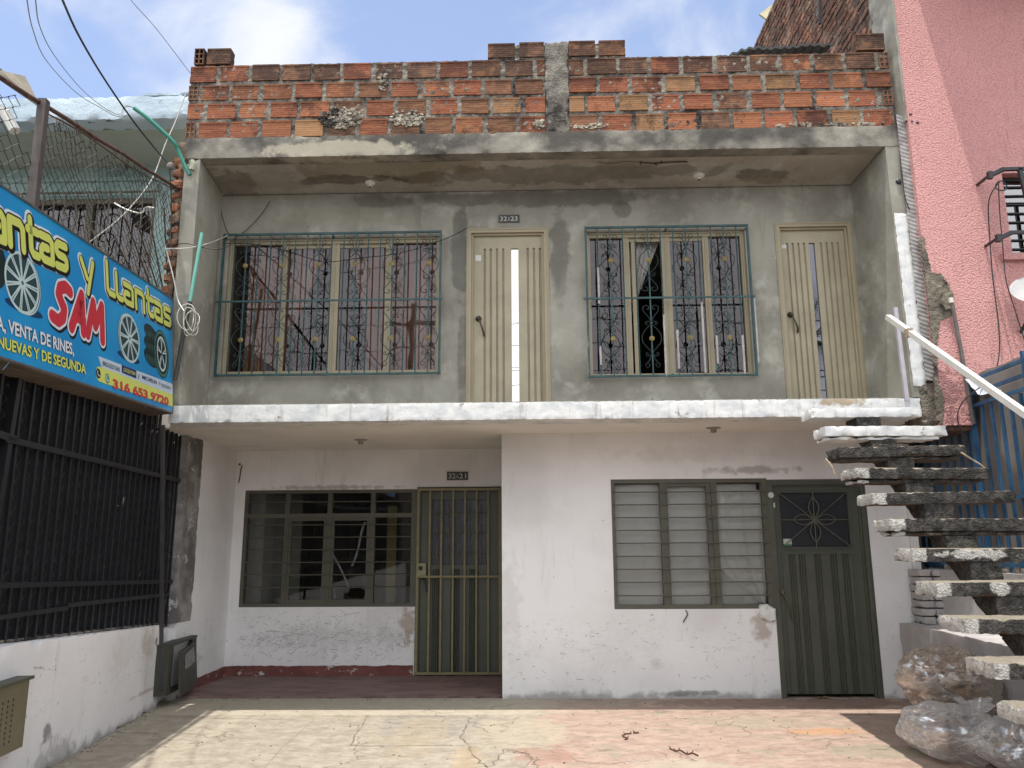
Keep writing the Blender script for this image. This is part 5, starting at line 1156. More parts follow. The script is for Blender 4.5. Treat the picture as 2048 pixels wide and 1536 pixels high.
# -------- cabinets, poles, cables on the left
def cabinets():
    G = simple('drab_green_cabinet', (66, 66, 56), .55, var=.3, vs=7, spec=.4)
    C = root('meter_cabinet', 'battered green meter cabinet with its door hanging open below the pole', 'cabinet', tuple(wl(2.15, .1, .05)))
    s0, s1, z0, z1, d = 1.98, 2.84, .12, .585, .12
    m = MB(); w = .012
    def bx(a0, a1, b0, b1, c0, c1): m.hexa([wl(a0, c0, b1), wl(a1, c0, b1), wl(a1, c0, b0), wl(a0, c0, b0), wl(a0, c1, b1), wl(a1, c1, b1), wl(a1, c1, b0), wl(a0, c1, b0)])
    bx(s0, s0+.012, .0, d, z0, z1); bx(s1-.012, s1, .0, d, z0, z1); bx(s0+.012, s1-.012, .0, d+.01, z1-.02, z1); bx(s0+.012, s1-.012, .0, d, z0, z0+.015)
    bx(s1-.14, s1-.012, d-.012, d, z0+.015, z1-.02); bx(s0+.012, s0+.10, d-.010, d, z0+.015, z1-.02)
    m.build('cabinet_box', G, C)
    b = MB(); b.quad(wl(s0+.012, z0+.015, .012), wl(s1-.012, z0+.015, .012), wl(s1-.012, z1-.02, .012), wl(s0+.012, z1-.02, .012)); b.build('cabinet_back', CABLEB, C)
    dd = MB(); P = lambda a, c, o=0: wl(s0+.12+a, z0-.03+c, d+.02+.06*(1-c/.45)+o)
    dd.hexa([P(0, 0, .01), P(.60, 0.02, .0), P(.60, .02, -.012), P(0, 0, -.004), P(.10, .40, .01), P(.66, .45, .0), P(.66, .45, -.012), P(.10, .40, -.004)])
    D = dd.build('cabinet_door', G, C, label='bent green cabinet door')
    h = MB(); h.hexa([P(.20, .22, .014), P(.56, .25, .006), P(.56, .25, .002), P(.20, .22, .010), P(.23, .36, .014), P(.55, .40, .006), P(.55, .40, .002), P(.23, .36, .010)]); h.build('door_window', simple('grimy_cabinet_glass', (92, 90, 84), .25, var=.3), D)
    C = root('gas_cabinet', 'olive vented gas cabinet at the left edge of the low wall', 'cabinet', tuple(wl(-.95, .3, .05)))
    m = MB(); bx(-1.45, -.62, .0, .09, .28, .68); m.build('cabinet_box', simple('olive_cabinet', (104, 98, 74), .5, var=.2), C)
    m = MB(); bx(-1.47, -.60, .0, .11, .682, .70); m.build('cabinet_lid', simple('dark_cabinet_lid', (70, 70, 58), .5), C)
    m = MB()
    for i in range(3):
        for k in range(9): bx(-.80-.06*i, -.79-.06*i, .0905, .092, .34+.03*k, .355+.03*k)
    m.build('vent_slots', CABLEB, C)
    r = MB(); r.rough(-.10, .12, -.08, .06, 0, .16, .02, .02, .05, 5, 14, fn=lambda p: wl(-1.02+p.x, wtop(-1)+p.z, -.05+p.y*.8)); r.build('rubble_stone', m_mortar('rubble_stone_face', (170, 164, 148)), None, smooth=True, label='rough lump of stone on the end of the low wall', cat='stone')
cabinets()
def left_bits():
    a = wl(*uls(326, 850, .17), .17); b = wl(*uls(322, 1384, .17), .17); m = MB(); m.bar(b, a, .030, .030, up=WN); m.build('steel_pole', simple('dark_square_pole', (58, 56, 58), .5, var=.4, vs=6), None, label='thin dark steel pole standing before the bar fence', cat='pole')
    def tb(name, pts, r, mat, lab, cat, Y=None, grp=None, n=6, sm=8):
        P = [atY(p[0], p[1], p[2] if len(p) > 2 else Y) for p in pts]; m = MB(); m.tube(smooth_line(P, sm), r, n)
        return m.build(name, mat, None, smooth=True, label=lab, cat=cat, group=grp)
    tb('conduit', [(268, 216, 7.1), (300, 240, 7.15), (345, 282, 7.25), (356, 300, 7.3), (368, 328, 7.33), (380, 350, 7.34)], .020, GREENP, 'curved green conduit rising from the corner of the grey beam', 'pipe', n=10)
    tb('putty_lump', [(383, 322, 7.33), (386, 330, 7.33), (384, 340, 7.33)], .03, simple('pale_putty', (170, 168, 150), .8), 'pale lump of putty round the foot of the conduit', 'putty', n=8)
    m = MB(); m.tube([atY(404, 466, 7.28), atY(380, 604, 7.28)], .017, 10); o = m.build('conduit', GREENL, None, smooth=True, label='straight faded turquoise pipe in front of the left jamb', cat='pipe')
    m = MB(); m.tube([atY(380, 603, 7.28), atY(366, 672, 7.28), atY(350, 760, 7.28)], .020, 10); c = m.build('sleeve', simple('dark_sleeve', (60, 56, 54), .6), o, smooth=True, label='dark lower sleeve of the pipe')
    # service cables from the street
    tb('service_cable', [(60, -160, 2.5), (125, 0, 4.3), (158, 72, 5.1), (205, 152, 6.0), (262, 236, 6.8), (306, 292, 7.1), (338, 328, 7.2)], .0085, CABLEB, 'thick black service cable coming down to the blue house', 'cable')
    m = MB(); c0 = atY(339, 332, 7.2); m.lathe(c0-Vector((0, 0, .035)), (.3, 0, 1), [(.02, 0), (.036, .015), (.036, .05), (.02, .07)], 8); m.build('insulator', GREYP, None, smooth=True, label='grey cable clamp at the lower end of the black cable', cat='insulator')
    tb('service_cable', [(339, 336, 7.2), (342, 380, 7.25), (343, 420, 7.3), (341, 470, 7.3), (345, 520, 7.3)], .006, CABLEB, 'black cable hanging straight down from the clamp', 'cable')
    tb('thin_cable', [(40, -120, 3), (54, 0, 4), (66, 60, 4.6), (92, 120, 5.3), (150, 183, 6.2), (200, 215, 6.8), (238, 233, 7.05), (252, 214, 7.1), (268, 216, 7.1)], .0035, CABLEG, 'lower of the two thin grey cables that sag to the green conduit', 'cable', n=4)
    tb('thin_cable', [(60, -120, 3), (71, 0, 4), (80, 54, 4.6), (108, 110, 5.3), (160, 175, 6.2), (205, 213, 6.8), (238, 229, 7.05), (250, 212, 7.1), (267, 215, 7.1)], .0035, CABLEG, 'upper of the two thin grey cables that sag to the green conduit', 'cable', n=4)
    tb('thin_cable', [(225, -60, 5), (262, 0, 6), (308, 52, 6.6), (350, 106, 7.1), (380, 146, 7.38)], .004, CABLEG, 'lone thin cable running to the left end of the brick parapet', 'cable', n=4)
    tb('white_cable', [(373, 183, 7.3), (352, 240, 7.3), (330, 290, 7.25), (308, 350, 7.2), (280, 392, 7.1), (235, 440, 7.0), (170, 490, 6.9), (120, 520, 6.8)], .0055, CABLEW, 'long white cable drooping across the chain link', 'cable', n=5)
    tb('white_cable', [(228, 406, 6.9), (255, 420, 6.9), (282, 426, 6.9), (292, 415, 6.9), (308, 416, 6.9)], .0075, CABLEW, 'short white bent cable caught in the chain link', 'cable', n=5)
    tb('white_cable', [(330, 490, 7.2), (338, 520, 7.25), (348, 560, 7.25), (356, 600, 7.25), (368, 622, 7.2)], .006, CABLEW, 'white cable running down beside the sign corner', 'cable', n=5)
    m = MB(); rnd = random.Random(2); P = []
    for k in range(64):
        t = k/64*2*math.pi*4; cx, cy = 380+6*math.sin(k*.2), 640+4*math.cos(k*.13); rx, ry = 14+7*math.sin(k*.31), 24+5*math.cos(k*.23); P.append(atY(cx+rx*math.cos(t), cy+ry*math.sin(t), 7.22+.02*math.sin(k)))
    m.tube(P, .0045, 4); m.build('cable_coil', CABLEW, None, smooth=True, label='tangled coil of white cable hanging by the sign corner', cat='cable')
    tb('wire', [(332, 492), (372, 487), (402, 494), (440, 498), (470, 484)], .005, CABLEB, 'black wire crossing the left jamb to the first grille', 'wire', Y=7.3, n=4)
    tb('wire', [(330, 497, 7.2), (376, 496, 7.3), (412, 488, 7.5), (440, 478, 7.8), (456, 470, 7.98)], .0045, CABLEW, 'pale wire rising to the corner of the first grille', 'wire', n=4)
    tb('wire', [(452, 487), (515, 489), (572, 502), (630, 520), (660, 524), (720, 516), (800, 506), (885, 480), (935, 456)], .0045, CABLEB, 'thin black wire slung across the first window to the balcony door', 'wire', Y=7.985, n=4)
    tb('wire', [(540, 402, 8.07), (520, 432, 8.07), (490, 462, 8.06), (462, 482, 8.0)], .004, CABLEB, 'dark wire from a hook down to the first grille', 'wire', n=4)
    tb('wire', [(444, 398, 8.07), (442, 420, 8.07), (450, 452, 8.05), (458, 470, 8.0)], .004, CABLEB, 'dark wire in the top left corner of the balcony', 'wire', n=4)
left_bits()

# -------- pale blue house on the left
def blue_house():
    B = root('blue_house', 'pale blue house behind the chain link fence', 'house', (-6, 9.2, 0))
    m = NT('pale_blue_paint'); c = m.mix(m.ss(m.noise(1.4, 6, .6), .35, .65), lin((140, 166, 162)), lin((166, 188, 184))); WALLM = m.done(c, .9, m.bump(m.noise(30, 5), .3, .006))
    m = NT('peeling_pale_blue_parapet'); c = m.mix(m.ss(m.noise(5, 7, .7, m.vec(scale=(1, 1, 2))), .60, .64), lin((186, 200, 208)), lin((100, 98, 104))); c = m.mix(m.ss(m.noise(2, 5), .4, .7), c, lin((168, 184, 196))); PAR = m.done(c, .9, m.bump(m.noise(12, 7, .7), .8, .015))
    Yf, Yw = 8.0, 9.15
    w = MB(); wall_with_holes(w, -9.5, -3.82, Yw, Yw+.15, 0, 6.2, [(-6.35, -4.66, 3.9, 5.78)]); w.build('wall', WALLM, B)
    p = MB(); p.rough(-9.5, -3.80, Yf, Yf+.25, 6.19, 6.47, .05, .008, .03, 3, 8); p.rough(-4.36, -3.80, Yf+.01, Yf+.24, 6.48, 6.51, .03, .006, .02, 6); p.build('parapet', PAR, B, smooth=True)
    s = MB(); s.box(-9.5, -3.80, Yf+.25, 12, 6.20, 6.36); s.build('roof_slab', simple('grey_green_soffit', (176, 182, 170), .9, var=.15, vs=1.2), B)
    s = MB(); s.box(-9.5, -3.83, Yw-.04, Yw-.003, 6.0, 6.05); s.build('cornice', WALLM, B)
    s = MB(); s.box(-9.5, -3.82, 12, 12.1, 0, 6.2); s.box(-9.6, -9.5, Yw, 12.1, 0, 6.2); s.build('interior_wall', ROOM, B)
    W = MB(); T = simple('tarnished_cream_iron', (122, 114, 100), .6, var=.3, vs=12); x0, x1, z0, z1 = -6.35, -4.66, 3.9, 5.78
    for a, b in ((x0, x0+.05), (x1-.05, x1), (-5.53, -5.46)): W.box(a, b, Yw+.02, Yw+.08, z0, z1)
    W.box(x0+.05, -5.53, Yw+.021, Yw+.08, z1-.06, z1); W.box(-5.46, x1-.05, Yw+.021, Yw+.08, z1-.06, z1)
    Wo = W.build('window', T, B)
    pane(Wo, x0, x1, Yw+.06, z0, z1, m_glass('dark_blue_house_glass', (.5, .5, .5), .05)); curtain(Wo, -5.46, x1, Yw+.2, z0, z1, m_cloth('lilac_flower_curtain', (92, 80, 90), .3, .7), .3, .012); curtain(Wo, x0, -5.5, Yw+.2, z0, z1, m_cloth('brown_curtain', (70, 52, 44), .2, .5), .2, .02)
    g = MB(); gy = Yw-.10; g.box(x0-.12, x1+.08, gy, gy+.02, z1+.03, z1+.05); g.box(x0-.12, x1+.08, gy, gy+.02, 4.7, 4.72)
    for k in range(14): xx = x0-.08+k*.138; g.box(xx-.008, xx+.008, gy-.01, gy-.001, 3.95, z1+.05)
    G = g.build('window_grille', T, B); sc_ = MB()
    for k, (px, py, s) in enumerate(((135, 425, 1), (200, 420, -1), (180, 458, 1), (212, 505, -1), (270, 500, 1))):
        c = atY(px, py, gy-.01); sc_.tube([(c.x+s*(.13-.012*t)*math.cos(t*.55), gy-.01, c.z+(.13-.012*t)*math.sin(t*.55)) for t in range(10)], .009, 5)
        sc_.tube([(c.x+s*.13, gy-.01, c.z), (c.x+s*.10, gy-.01, c.z-.2), (c.x-s*.02, gy-.01, c.z-.42)], .009, 5)
    sc_.build('scroll', T, G, smooth=True)
    E = root('roof_eave', 'beige corrugated eave with a white pipe at the far upper left', 'roof', (-6.3, 6.6, 5.9))
    a = MB(); q = [atY(-260, 10, 6.6), atY(0, 140, 6.6), atY(50, 188, 6.6)]
    for k in range(2):
        u, v = q[k], q[k+1]; a.hexa([u+Vector((0, 0, -.10)), v+Vector((0, 0, -.02)), v+Vector((-.1, .35, .08)), u+Vector((0, .35, .1)), u, v+Vector((0, 0, .02)), v+Vector((-.1, .35, .12)), u+Vector((0, .35, .16))])
    a.build('eave_board', simple('beige_weathered_eave', (150, 140, 124), .9, var=.4, vs=6, bump=.8, bs=20), E)
    a = MB(); a.tube([atY(-30, 205, 6.75), atY(10, 225, 6.75), atY(30, 262, 6.75)], .05, 8); a.build('gutter_pipe', WPLAS, E, smooth=True)
blue_house()

# ------------------------------------------------------------------ right side: pink building
def patch(poly, y, mat, name, parent, th=.008, res=.012, seed=0, lab=None):
    """rough raised scab of render with an uneven outline"""
    xs = [p[0] for p in poly]; zs = [p[1] for p in poly]
    def inside(x, z):
        c = False; n = len(poly)
        for i in range(n):
            (x1, z1), (x2, z2) = poly[i], poly[(i+1) % n]
            if (z1 > z) != (z2 > z) and x < (x2-x1)*(z-z1)/(z2-z1)+x1: c = not c
        return c
    m = MB(); nx = int((max(xs)-min(xs))/res)+1; nz = int((max(zs)-min(zs))/res)+1; I = {}
    def V(i, j):
        if (i, j) not in I:
            x = min(xs)+i*res; z = min(zs)+j*res; q = Vector((x*30, seed, z*30)); o = noise.noise_vector(q)*res*.5; I[(i, j)] = m.vert((x+o.x, y-th-noise.noise(q*.7)*th*.7, z+o.z))
        return I[(i, j)]
    cells = {(i, j) for i in range(nx) for j in range(nz) if inside(min(xs)+(i+.5)*res+.6*res*noise.noise(Vector((i*.7, j*.7, seed))), min(zs)+(j+.5)*res+.6*res*noise.noise(Vector((i*.7, j*.7, seed+9))))}
    for i, j in cells: m.face([V(i, j), V(i+1, j), V(i+1, j+1), V(i, j+1)])
    for i, j in list(cells):
        for (di, dj), (a, b) in (((-1, 0), ((0, 0), (0, 1))), ((1, 0), ((1, 0), (1, 1))), ((0, -1), ((0, 0), (1, 0))), ((0, 1), ((0, 1), (1, 1)))):
            if (i+di, j+dj) not in cells:
                p, q = m.v[V(i+a[0], j+a[1])], m.v[V(i+b[0], j+b[1])]; m.quad(p, q, (q.x, y+.01, q.z), (p.x, y+.01, p.z))
    return m.build(name, mat, parent, smooth=False, label=lab)
def pink_building():
    B = root('pink_building', 'tall pink stucco building with a bare brick side wall', 'building', (5.5, 7.3, 0)); Y = 7.30
    w = MB(); wall_with_holes(w, 3.76, 9.5, Y, Y+.25, 2.99, 7.7, [(4.60, 5.9, 4.19, 5.02)]); w.box(3.76, 4.03, Y, Y+.25, 2.55, 2.99); w.build('wall', PINK, B, label='pink stucco front wall')
    w = MB(); w.hexa([(3.865+.33*1.4, 5.9, 7.70), (9.5, 5.9, 7.70), (9.5, Y-.001, 7.70), (3.885, Y-.001, 7.70), (3.865+.33*1.4, 5.9, 7.95), (9.5, 5.9, 7.95), (9.5, Y-.001, 7.95), (3.885, Y-.001, 7.95)]); w.box(3.76, 9.5, Y, Y+.25, 7.701, 10.0); w.build('upper_wall_shade_slab', PINK, B)  # added slab out of view, edge skewed to cast the diagonal shade; plain wall above
    w = MB(); w.box(3.80, 3.95, Y+.251, 15.5, 2.9, 9.68); w.box(9.4, 9.5, Y+.25, 14.5, 0, 9.9); w.box(3.95, 9.4, 14.3, 14.5, 0, 9.2); w.box(3.95, 9.4, Y+.251, 14.3, 9.0, 9.2); w.box(3.95, 9.4, 8.6, 8.7, 2.5, 9.0); w.build('side_wall', m_mortar('rough_side_wall_mortar', (146, 138, 126)), B)
    w = MB(); w.rough(3.735, 3.80, Y+.003, Y+.50, 5.6, 9.9, .05, .008, .02, 3, 6); w.build('corner_plaster', CEMENT, B, smooth=True, label='grey plaster strip on the corner of the brick side wall')
    b = MB(); rnd = random.Random(4); z = 6.0
    while z < 9.6:
        y = Y+.52+rnd.uniform(-.2, 0)
        while y < 15:
            L = rnd.uniform(.20, .27); pl = noise.noise(Vector((y*.9, z*.25, 2)))
            if pl < .28 and y > Y+.5:
                b.cur = lin(rnd.choice([(160, 112, 92), (146, 102, 86), (150, 118, 100), (124, 96, 86), (164, 130, 110)]))[:3]
                t = rnd.uniform(-.008, .010); b.rough(3.785+t, 3.82, y, y+L, z, z+.070, .035, .005, .012, rnd.random()*40, 25)
            y += L+.02
        z += .092
    b.build('side_brick', BRICK, B, smooth=True, label='rough solid brickwork of the side wall')
    # window
    X0, X1, Z0, Z1 = 4.60, 5.9, 4.19, 5.02; f = MB(); fw = .035
    f.box(X0, X1, Y+.10, Y+.14, Z1-fw, Z1); f.box(X0, X1, Y+.10, Y+.14, Z0, Z0+fw); f.box(X0, X0+fw, Y+.10, Y+.14, Z0+fw, Z1-fw); f.box(X1-fw, X1, Y+.10, Y+.14, Z0+fw, Z1-fw)
    for k in range(1, 9): f.box(X0+fw, X1-fw, Y+.11, Y+.13, Z0+k*(Z1-Z0)/9-.006, Z0+k*(Z1-Z0)/9+.006)
    W = f.build('window', DARKM, B, label='dark louvred window of the pink building'); pane(W, X0, X1, Y+.135, Z0, Z1, m_glass('louvre_glass', (.35, .38, .42), .25))
    s = MB(); s.box(X0-.12, X1, Y-.05, Y+.12, Z0-.07, Z0-.005); s.build('window_sill', PINK, W)
    g = MB(); gy = Y-.27; xs = 4.42; K = simple('black_wrought_iron', (26, 26, 30), .4, var=.3)
    for zz in (4.91, 4.28):
        g.bar((xs-.06, gy+.05, zz-.015), (xs+.03, gy, zz+.02), .035); g.bar((xs+.02, gy, zz+.02), (6.1, gy, zz+.02), .03); g.box(xs-.09, xs-.05, gy+.03, gy+.07, zz-.05, zz+.02); g.bar((xs-.07, gy+.05, zz-.01), (xs-.07, Y, zz-.01), .02)
    g.bar((4.60, gy, 4.93), (4.66, gy, 4.30), .035, .03, up=(0, 1, 0))
    for k in range(1, 6): g.bar((4.60+.22*k, gy, 4.93), (4.60+.22*k, gy, 4.30), .03)
    g.build('window_guard', K, W)
    CB = m_mortar('broken_render', (136, 128, 112)); P = lambda pts: [(atY(x, y, Y).x, atY(x, y, Y).z) for x, y in pts]
    patch(P([(1846, 470), (1862, 545), (1882, 548), (1897, 570), (1899, 585), (1890, 590), (1902, 600), (1902, 632), (1880, 642), (1872, 690), (1876, 760), (1888, 800), (1884, 850), (1872, 840), (1866, 700), (1852, 580), (1840, 480)]), Y, CB, 'broken_render', B, seed=3, lab='grey broken render on the edge of the pink wall')
    patch(P([(1884, 585), (1900, 583), (1903, 600), (1902, 618), (1889, 622), (1878, 606)]), Y-.02, CB, 'broken_render', B, .02, seed=5)
    m = MB()
    for k in range(5): c = atY((1820, 1823, 1832, 1834, 1819)[k], (229, 243, 246, 246, 229)[k], Y); m.lathe(c+Vector((.004*k, 0, 0)), (0, -1, 0), [(.012, -.002), (.012, .002)], 7)
    m.build('anchor_hole', CABLEB, B)
    fl = MB(); n = 300
    def ff(u, v):
        z = 2.98+2.72*v; x = 3.675+.085*u+.02*(v-.5)*0; return (x, YA-.030+.003*math.sin((z*150)+(x*60))+.004*noise.noise(Vector((x*20, 1, z*8))), z)
    fl.grid(6, 560, ff); fl.build('metal_flashing', simple('zinc_flashing', (164, 160, 156), .6, metal=.1, var=.45, vs=9), B, smooth=True, label='ribbed grey flashing strip between pink wall and grey house')
    t = MB(); t.rough(3.78, 4.7, Y-.30, Y+.6, 2.93, 2.985, .06, .008, .02, 3); t.build('awning_sheet', simple('whitish_membrane', (176, 182, 192), .4, var=.3, vs=12, bump=.6, bs=24), B, smooth=True) if False else None
pink_building()
def right_side():
    m = NT('grey_white_right_wall'); x, y, z = m.xyz()
    c = m.mix(m.ss(m.noise(2, 6, .6), .35, .65), lin((160, 154, 152)), lin((184, 180, 178))); c = m.mix(m.math('MULTIPLY', m.ss(m.noise(2, 6, .7, m.vec(scale=(4, 4, .6))), .55, .7), .5), c, lin((128, 120, 114))); LW_ = m.done(c, .9, m.bump(m.noise(16, 6, .65), .5, .01))
    R_ = root('side_boundary_wall', 'low greyish white wall on the right behind the stairs', 'wall', (3.8, 6.5, 0))
    w = MB(); w.rough(3.64, 3.98, 3.4, 8.345, 0, .72, .07, .005, .012, 5); w.build('lower_wall', LW_, R_, smooth=True)
    w = MB(); w.box(3.98, 4.14, 3.4, 8.9, 0, 1.24); w.build('upper_wall', LW_, R_)
    b = MB(); rnd = random.Random(6)
    for i in range(7):
        for j in range(2): b.rough(3.78+j*.125+rnd.uniform(-.01, .01), 3.895+j*.125, 8.10+rnd.uniform(-.012, .006), 8.34, .725+i*.075, .79+i*.075, .025, .006, .014, i*3+j, 18)
    b.build('painted_brick_pier', LW_, R_, smooth=True)
    d = MB()
    for k in range(16): y0 = 5.6+k*.16; d.rough(4.0, 4.06, y0, y0+rnd.uniform(.04, .1), 1.242, 1.27+rnd.random()*.02, .02, .006, .01, k)
    d.build('rubble_on_wall', m_mortar('broken_tile', (176, 160, 148)), R_, smooth=True)
    p = MB(); p.box(3.835, 3.90, 8.30, 8.36, .0, 2.54); p.build('white_post', WHITE, R_)
    G = root('blue_fence', 'blue iron bar fence with grey sheets behind it', 'fence', (4.05, 7, 1.25)); BL = simple('blue_iron_paint', (52, 96, 130), .5, var=.3, vs=6, dark=(34, 66, 96)); X = 4.06
    for i in range(27):
        y0 = 5.0+i*.145; q = MB(); q.box(X-.012, X+.012, y0-.012, y0+.012, 1.245, 2.71); q.build('bar', BL, G)
    for k, zz in enumerate((1.30, 1.86, 2.72, 2.84, 2.96)):
        q = MB(); q.bar((X-.02, 4.6, zz+.03), (X-.02, 8.55 if zz < 2.8 else 7.35, zz-.01), .016, .03, up=(0, 0, 1)); q.build('rail', BL, G)
    for y0 in (7.32, 6.45, 5.2):
        q = MB(); q.box(X-.03, X+.012, y0, y0+.035, 1.245, 3.04); q.build('post', BL, G)
    s = MB(); s.grid(60, 2, lambda u, v: (X+.07+.012*math.sin(u*60), 4.6+4.2*u, 1.25+1.78*v)); s.build('grey_sheet', simple('grey_fibre_sheet', (134, 126, 120), .8, var=.2, vs=4), G, smooth=True)
    s = MB(); s.grid(20, 6, lambda u, v: (3.80+.9*u, 6.2+1.09*v, 2.93-.03*u+.08*v+.02*noise.noise(Vector((u*4, v*4, 1))))); s.grid(20, 1, lambda u, v: (3.80+.9*u, 6.2, 2.93-.03*u-.05*v+.015*noise.noise(Vector((u*6, v*4, 1))))) if False else None
    # silvery membrane hanging over the end of the blue fence
    s = MB(); A = [atY(1930, 758, 7.22), atY(2060, 752, 7.22), atY(2060, 772, 6.95), atY(1958, 790, 7.0)]
    s.grid(20, 6, lambda u, v: (A[0].lerp(A[1], u)).lerp(A[3].lerp(A[2], u), v)+Vector((0, .02*noise.noise(Vector((u*5, v*5, 1))), .012*noise.noise(Vector((u*6, v*6, 4))))))
    s.build('roof_membrane', simple('silvery_membrane', (186, 192, 202), .35, metal=.2, var=.25, vs=14, bump=.8, bs=26), None, smooth=True, label='silvery sheet hanging from the foot of the pink wall', cat='sheet')
    s = MB(); s.rough(3.80, 4.06, 7.32, 8.35, 2.50, 2.56, .06, .01, .02, 2); s.build('rusty_beam', RUST, None, smooth=True, label='rusty beam under the pink wall beside the stair top', cat='beam')
right_side()
def right_bits():
    P = lambda *a: atY(*a)
    m = MB(); m.tube([P(1903, 602, 7.26), P(1922, 700, 7.26), P(1934, 770, 7.26), P(1948, 848, 7.26)], .018, 8); o = m.build('drain_pipe', GREYP, None, smooth=True, label='thin grey pipe running down the pink wall', cat='pipe')
    m = MB(); m.tube([P(1901, 596, 7.26), P(1903, 606, 7.26)], .022, 8); m.build('pipe_end', WPLAS, o, smooth=True)
    D = root('satellite_dish', 'pale satellite dish at the right edge of the picture', 'satellite dish', tuple(P(2060, 640, 7.2)))
    c = P(2076, 580, 6.95); m = MB(); ax = Vector((-.25, -.72, .62)); m.lathe(c, ax, [(.02, -.055), (.10, -.045), (.17, -.02), (.215, .012), (.22, .012), (.17, -.012), (.10, -.035), (.02, -.045)], 28); m.build('dish', simple('pale_dish', (168, 166, 164), .5), D, smooth=True)
    m = MB(); m.tube([c-ax.normalized()*.05, c+Vector((0, .25, -.25)), c+Vector((.02, .36, -.3))], .014, 7); m.build('dish_arm', DARKM, D, smooth=True)
    for pts, r, l in (([(2000, 362, 7.05), (1978, 400, 7.15), (1979, 470, 7.24), (1986, 560, 7.27), (1997, 650, 7.27), (1998, 710, 7.26), (1985, 755, 7.2), (1950, 782, 6.95), (1925, 805, 6.9), (1915, 832, 6.9), (1922, 862, 6.9), (1936, 885, 6.9)], .0055, 'long dark cable looping down the pink wall to the fence'),
                      ([(1997, 364, 7.05), (1999, 420, 7.2), (2006, 500, 7.2), (2012, 560, 7.2), (2030, 620, 7.24), (2052, 690, 7.24)], .005, 'black cable passing behind the satellite dish'),
                      ([(1806, 235, 7.36), (1803, 270, 7.37), (1800, 310, 7.36), (1804, 360, 7.36), (1812, 400, 7.35), (1820, 420, 7.34)], .004, 'wire hanging beside the right end of the grey beam')):
        m = MB(); m.tube(smooth_line([P(*p) for p in pts], 6), r, 5); m.build('cable', CABLEB, None, smooth=True, label=l, cat='cable')
    m = MB(); c = P(2003, 372, 7.0); m.tube([c+Vector((.05*math.cos(t*.42), .01*math.sin(t), .05*math.sin(t*.42))) for t in range(17)], .006, 5); m.build('cable_loop', CABLEB, None, smooth=True, label='small black cable loop on the window guard arm', cat='cable')
    H = root('handrail', 'white square metal handrail sloping down over the stairs', 'handrail', tuple(P(1800, 800, 7.2)))
    a = P(1776, 634, 7.2); b = P(2048, 826, 5.6); d = b-a; m = MB(); m.bar(a, a+d*2.1, .05, .045); m.build('rail', simple('scuffed_white_paint', (204, 200, 192), .5, var=.12, vs=9), H)
    m = MB(); m.bar(P(1790, 615, 7.26), P(1814, 802, 7.30), .035, .03, up=(0, 1, 0)); m.build('post', simple('whitish_post', (184, 180, 186), .5, var=.15, vs=6), H)
    m = MB(); jn = a+d*.20; m.box(jn.x-.03, jn.x+.02, jn.y-.03, jn.y+.04, jn.z-.04, jn.z+.03); m.build('bracket', simple('rust_streaked_white', (170, 150, 132), .6, var=.4, vs=30), H)
    for q, l in (((1651, 917, 6.40), 'left end'), ((1922, 905, 6.40), 'right end')):
        m = MB(); A = P(*q); m.tube([A, A+Vector((.04 if q[0] < 1800 else .13, -.02, -.07 if q[0] < 1800 else -.10)), A+Vector((.055 if q[0] < 1800 else .16, -.02, -.13))], .007, 5); m.build('bent_rod', simple('bleached_rod', (176, 156, 132), .7), None, label='bent pale rod stub at the %s of a step' % l, cat='rod')
    # roof junk above the parapet
    c = MB(); c.grid(70, 8, lambda u, v: (2.25+1.15*u, 8.0+1.0*v, 6.90+.06*u+.10*v-.5*max(0, .12-u)+.012*math.sin(u*75+2*noise.noise(Vector((u*5, v, 1))))+.02*noise.noise(Vector((u*6, v, 4)))+(-.12 if v > .9 else 0)*u)); c.grid(70, 1, lambda u, v: (2.25+1.15*u, 8.0, 6.90+.06*u-.5*max(0, .12-u)-.03*v+.012*math.sin(u*75+2*noise.noise(Vector((u*5, 0, 1))))+.02*noise.noise(Vector((u*6, 0, 4)))))
    c.build('corrugated_sheet', simple('dark_corrugated_sheet', (62, 60, 60), .7, var=.4, vs=8), None, smooth=True, label='dark corrugated roof sheet showing above the parapet', cat='roof sheet')
    m = MB(); m.bar(P(1641, -90, 8.6), P(1640, 48, 8.6), .035, .03, up=(0, 1, 0)); m.build('hanging_pipe', DARKM, None, label='black pipe hanging before the brick side wall', cat='pipe')
    m = MB(); m.poly([P(1519, 28, 12.2), P(1545, 8, 12.2), P(1551, 20, 12.2), P(1542, 44, 12.2)]); q = [v+Vector((0, .04, 0)) for v in m.v]; m.poly(q)
    for i in range(4): m.quad(m.v[i], m.v[(i+1) % 4], q[(i+1) % 4], q[i])
    m.build('cream_board', simple('cream_board_paint', (206, 196, 160), .7), None, label='small cream board sticking out behind the brick wall', cat='board')
right_bits()

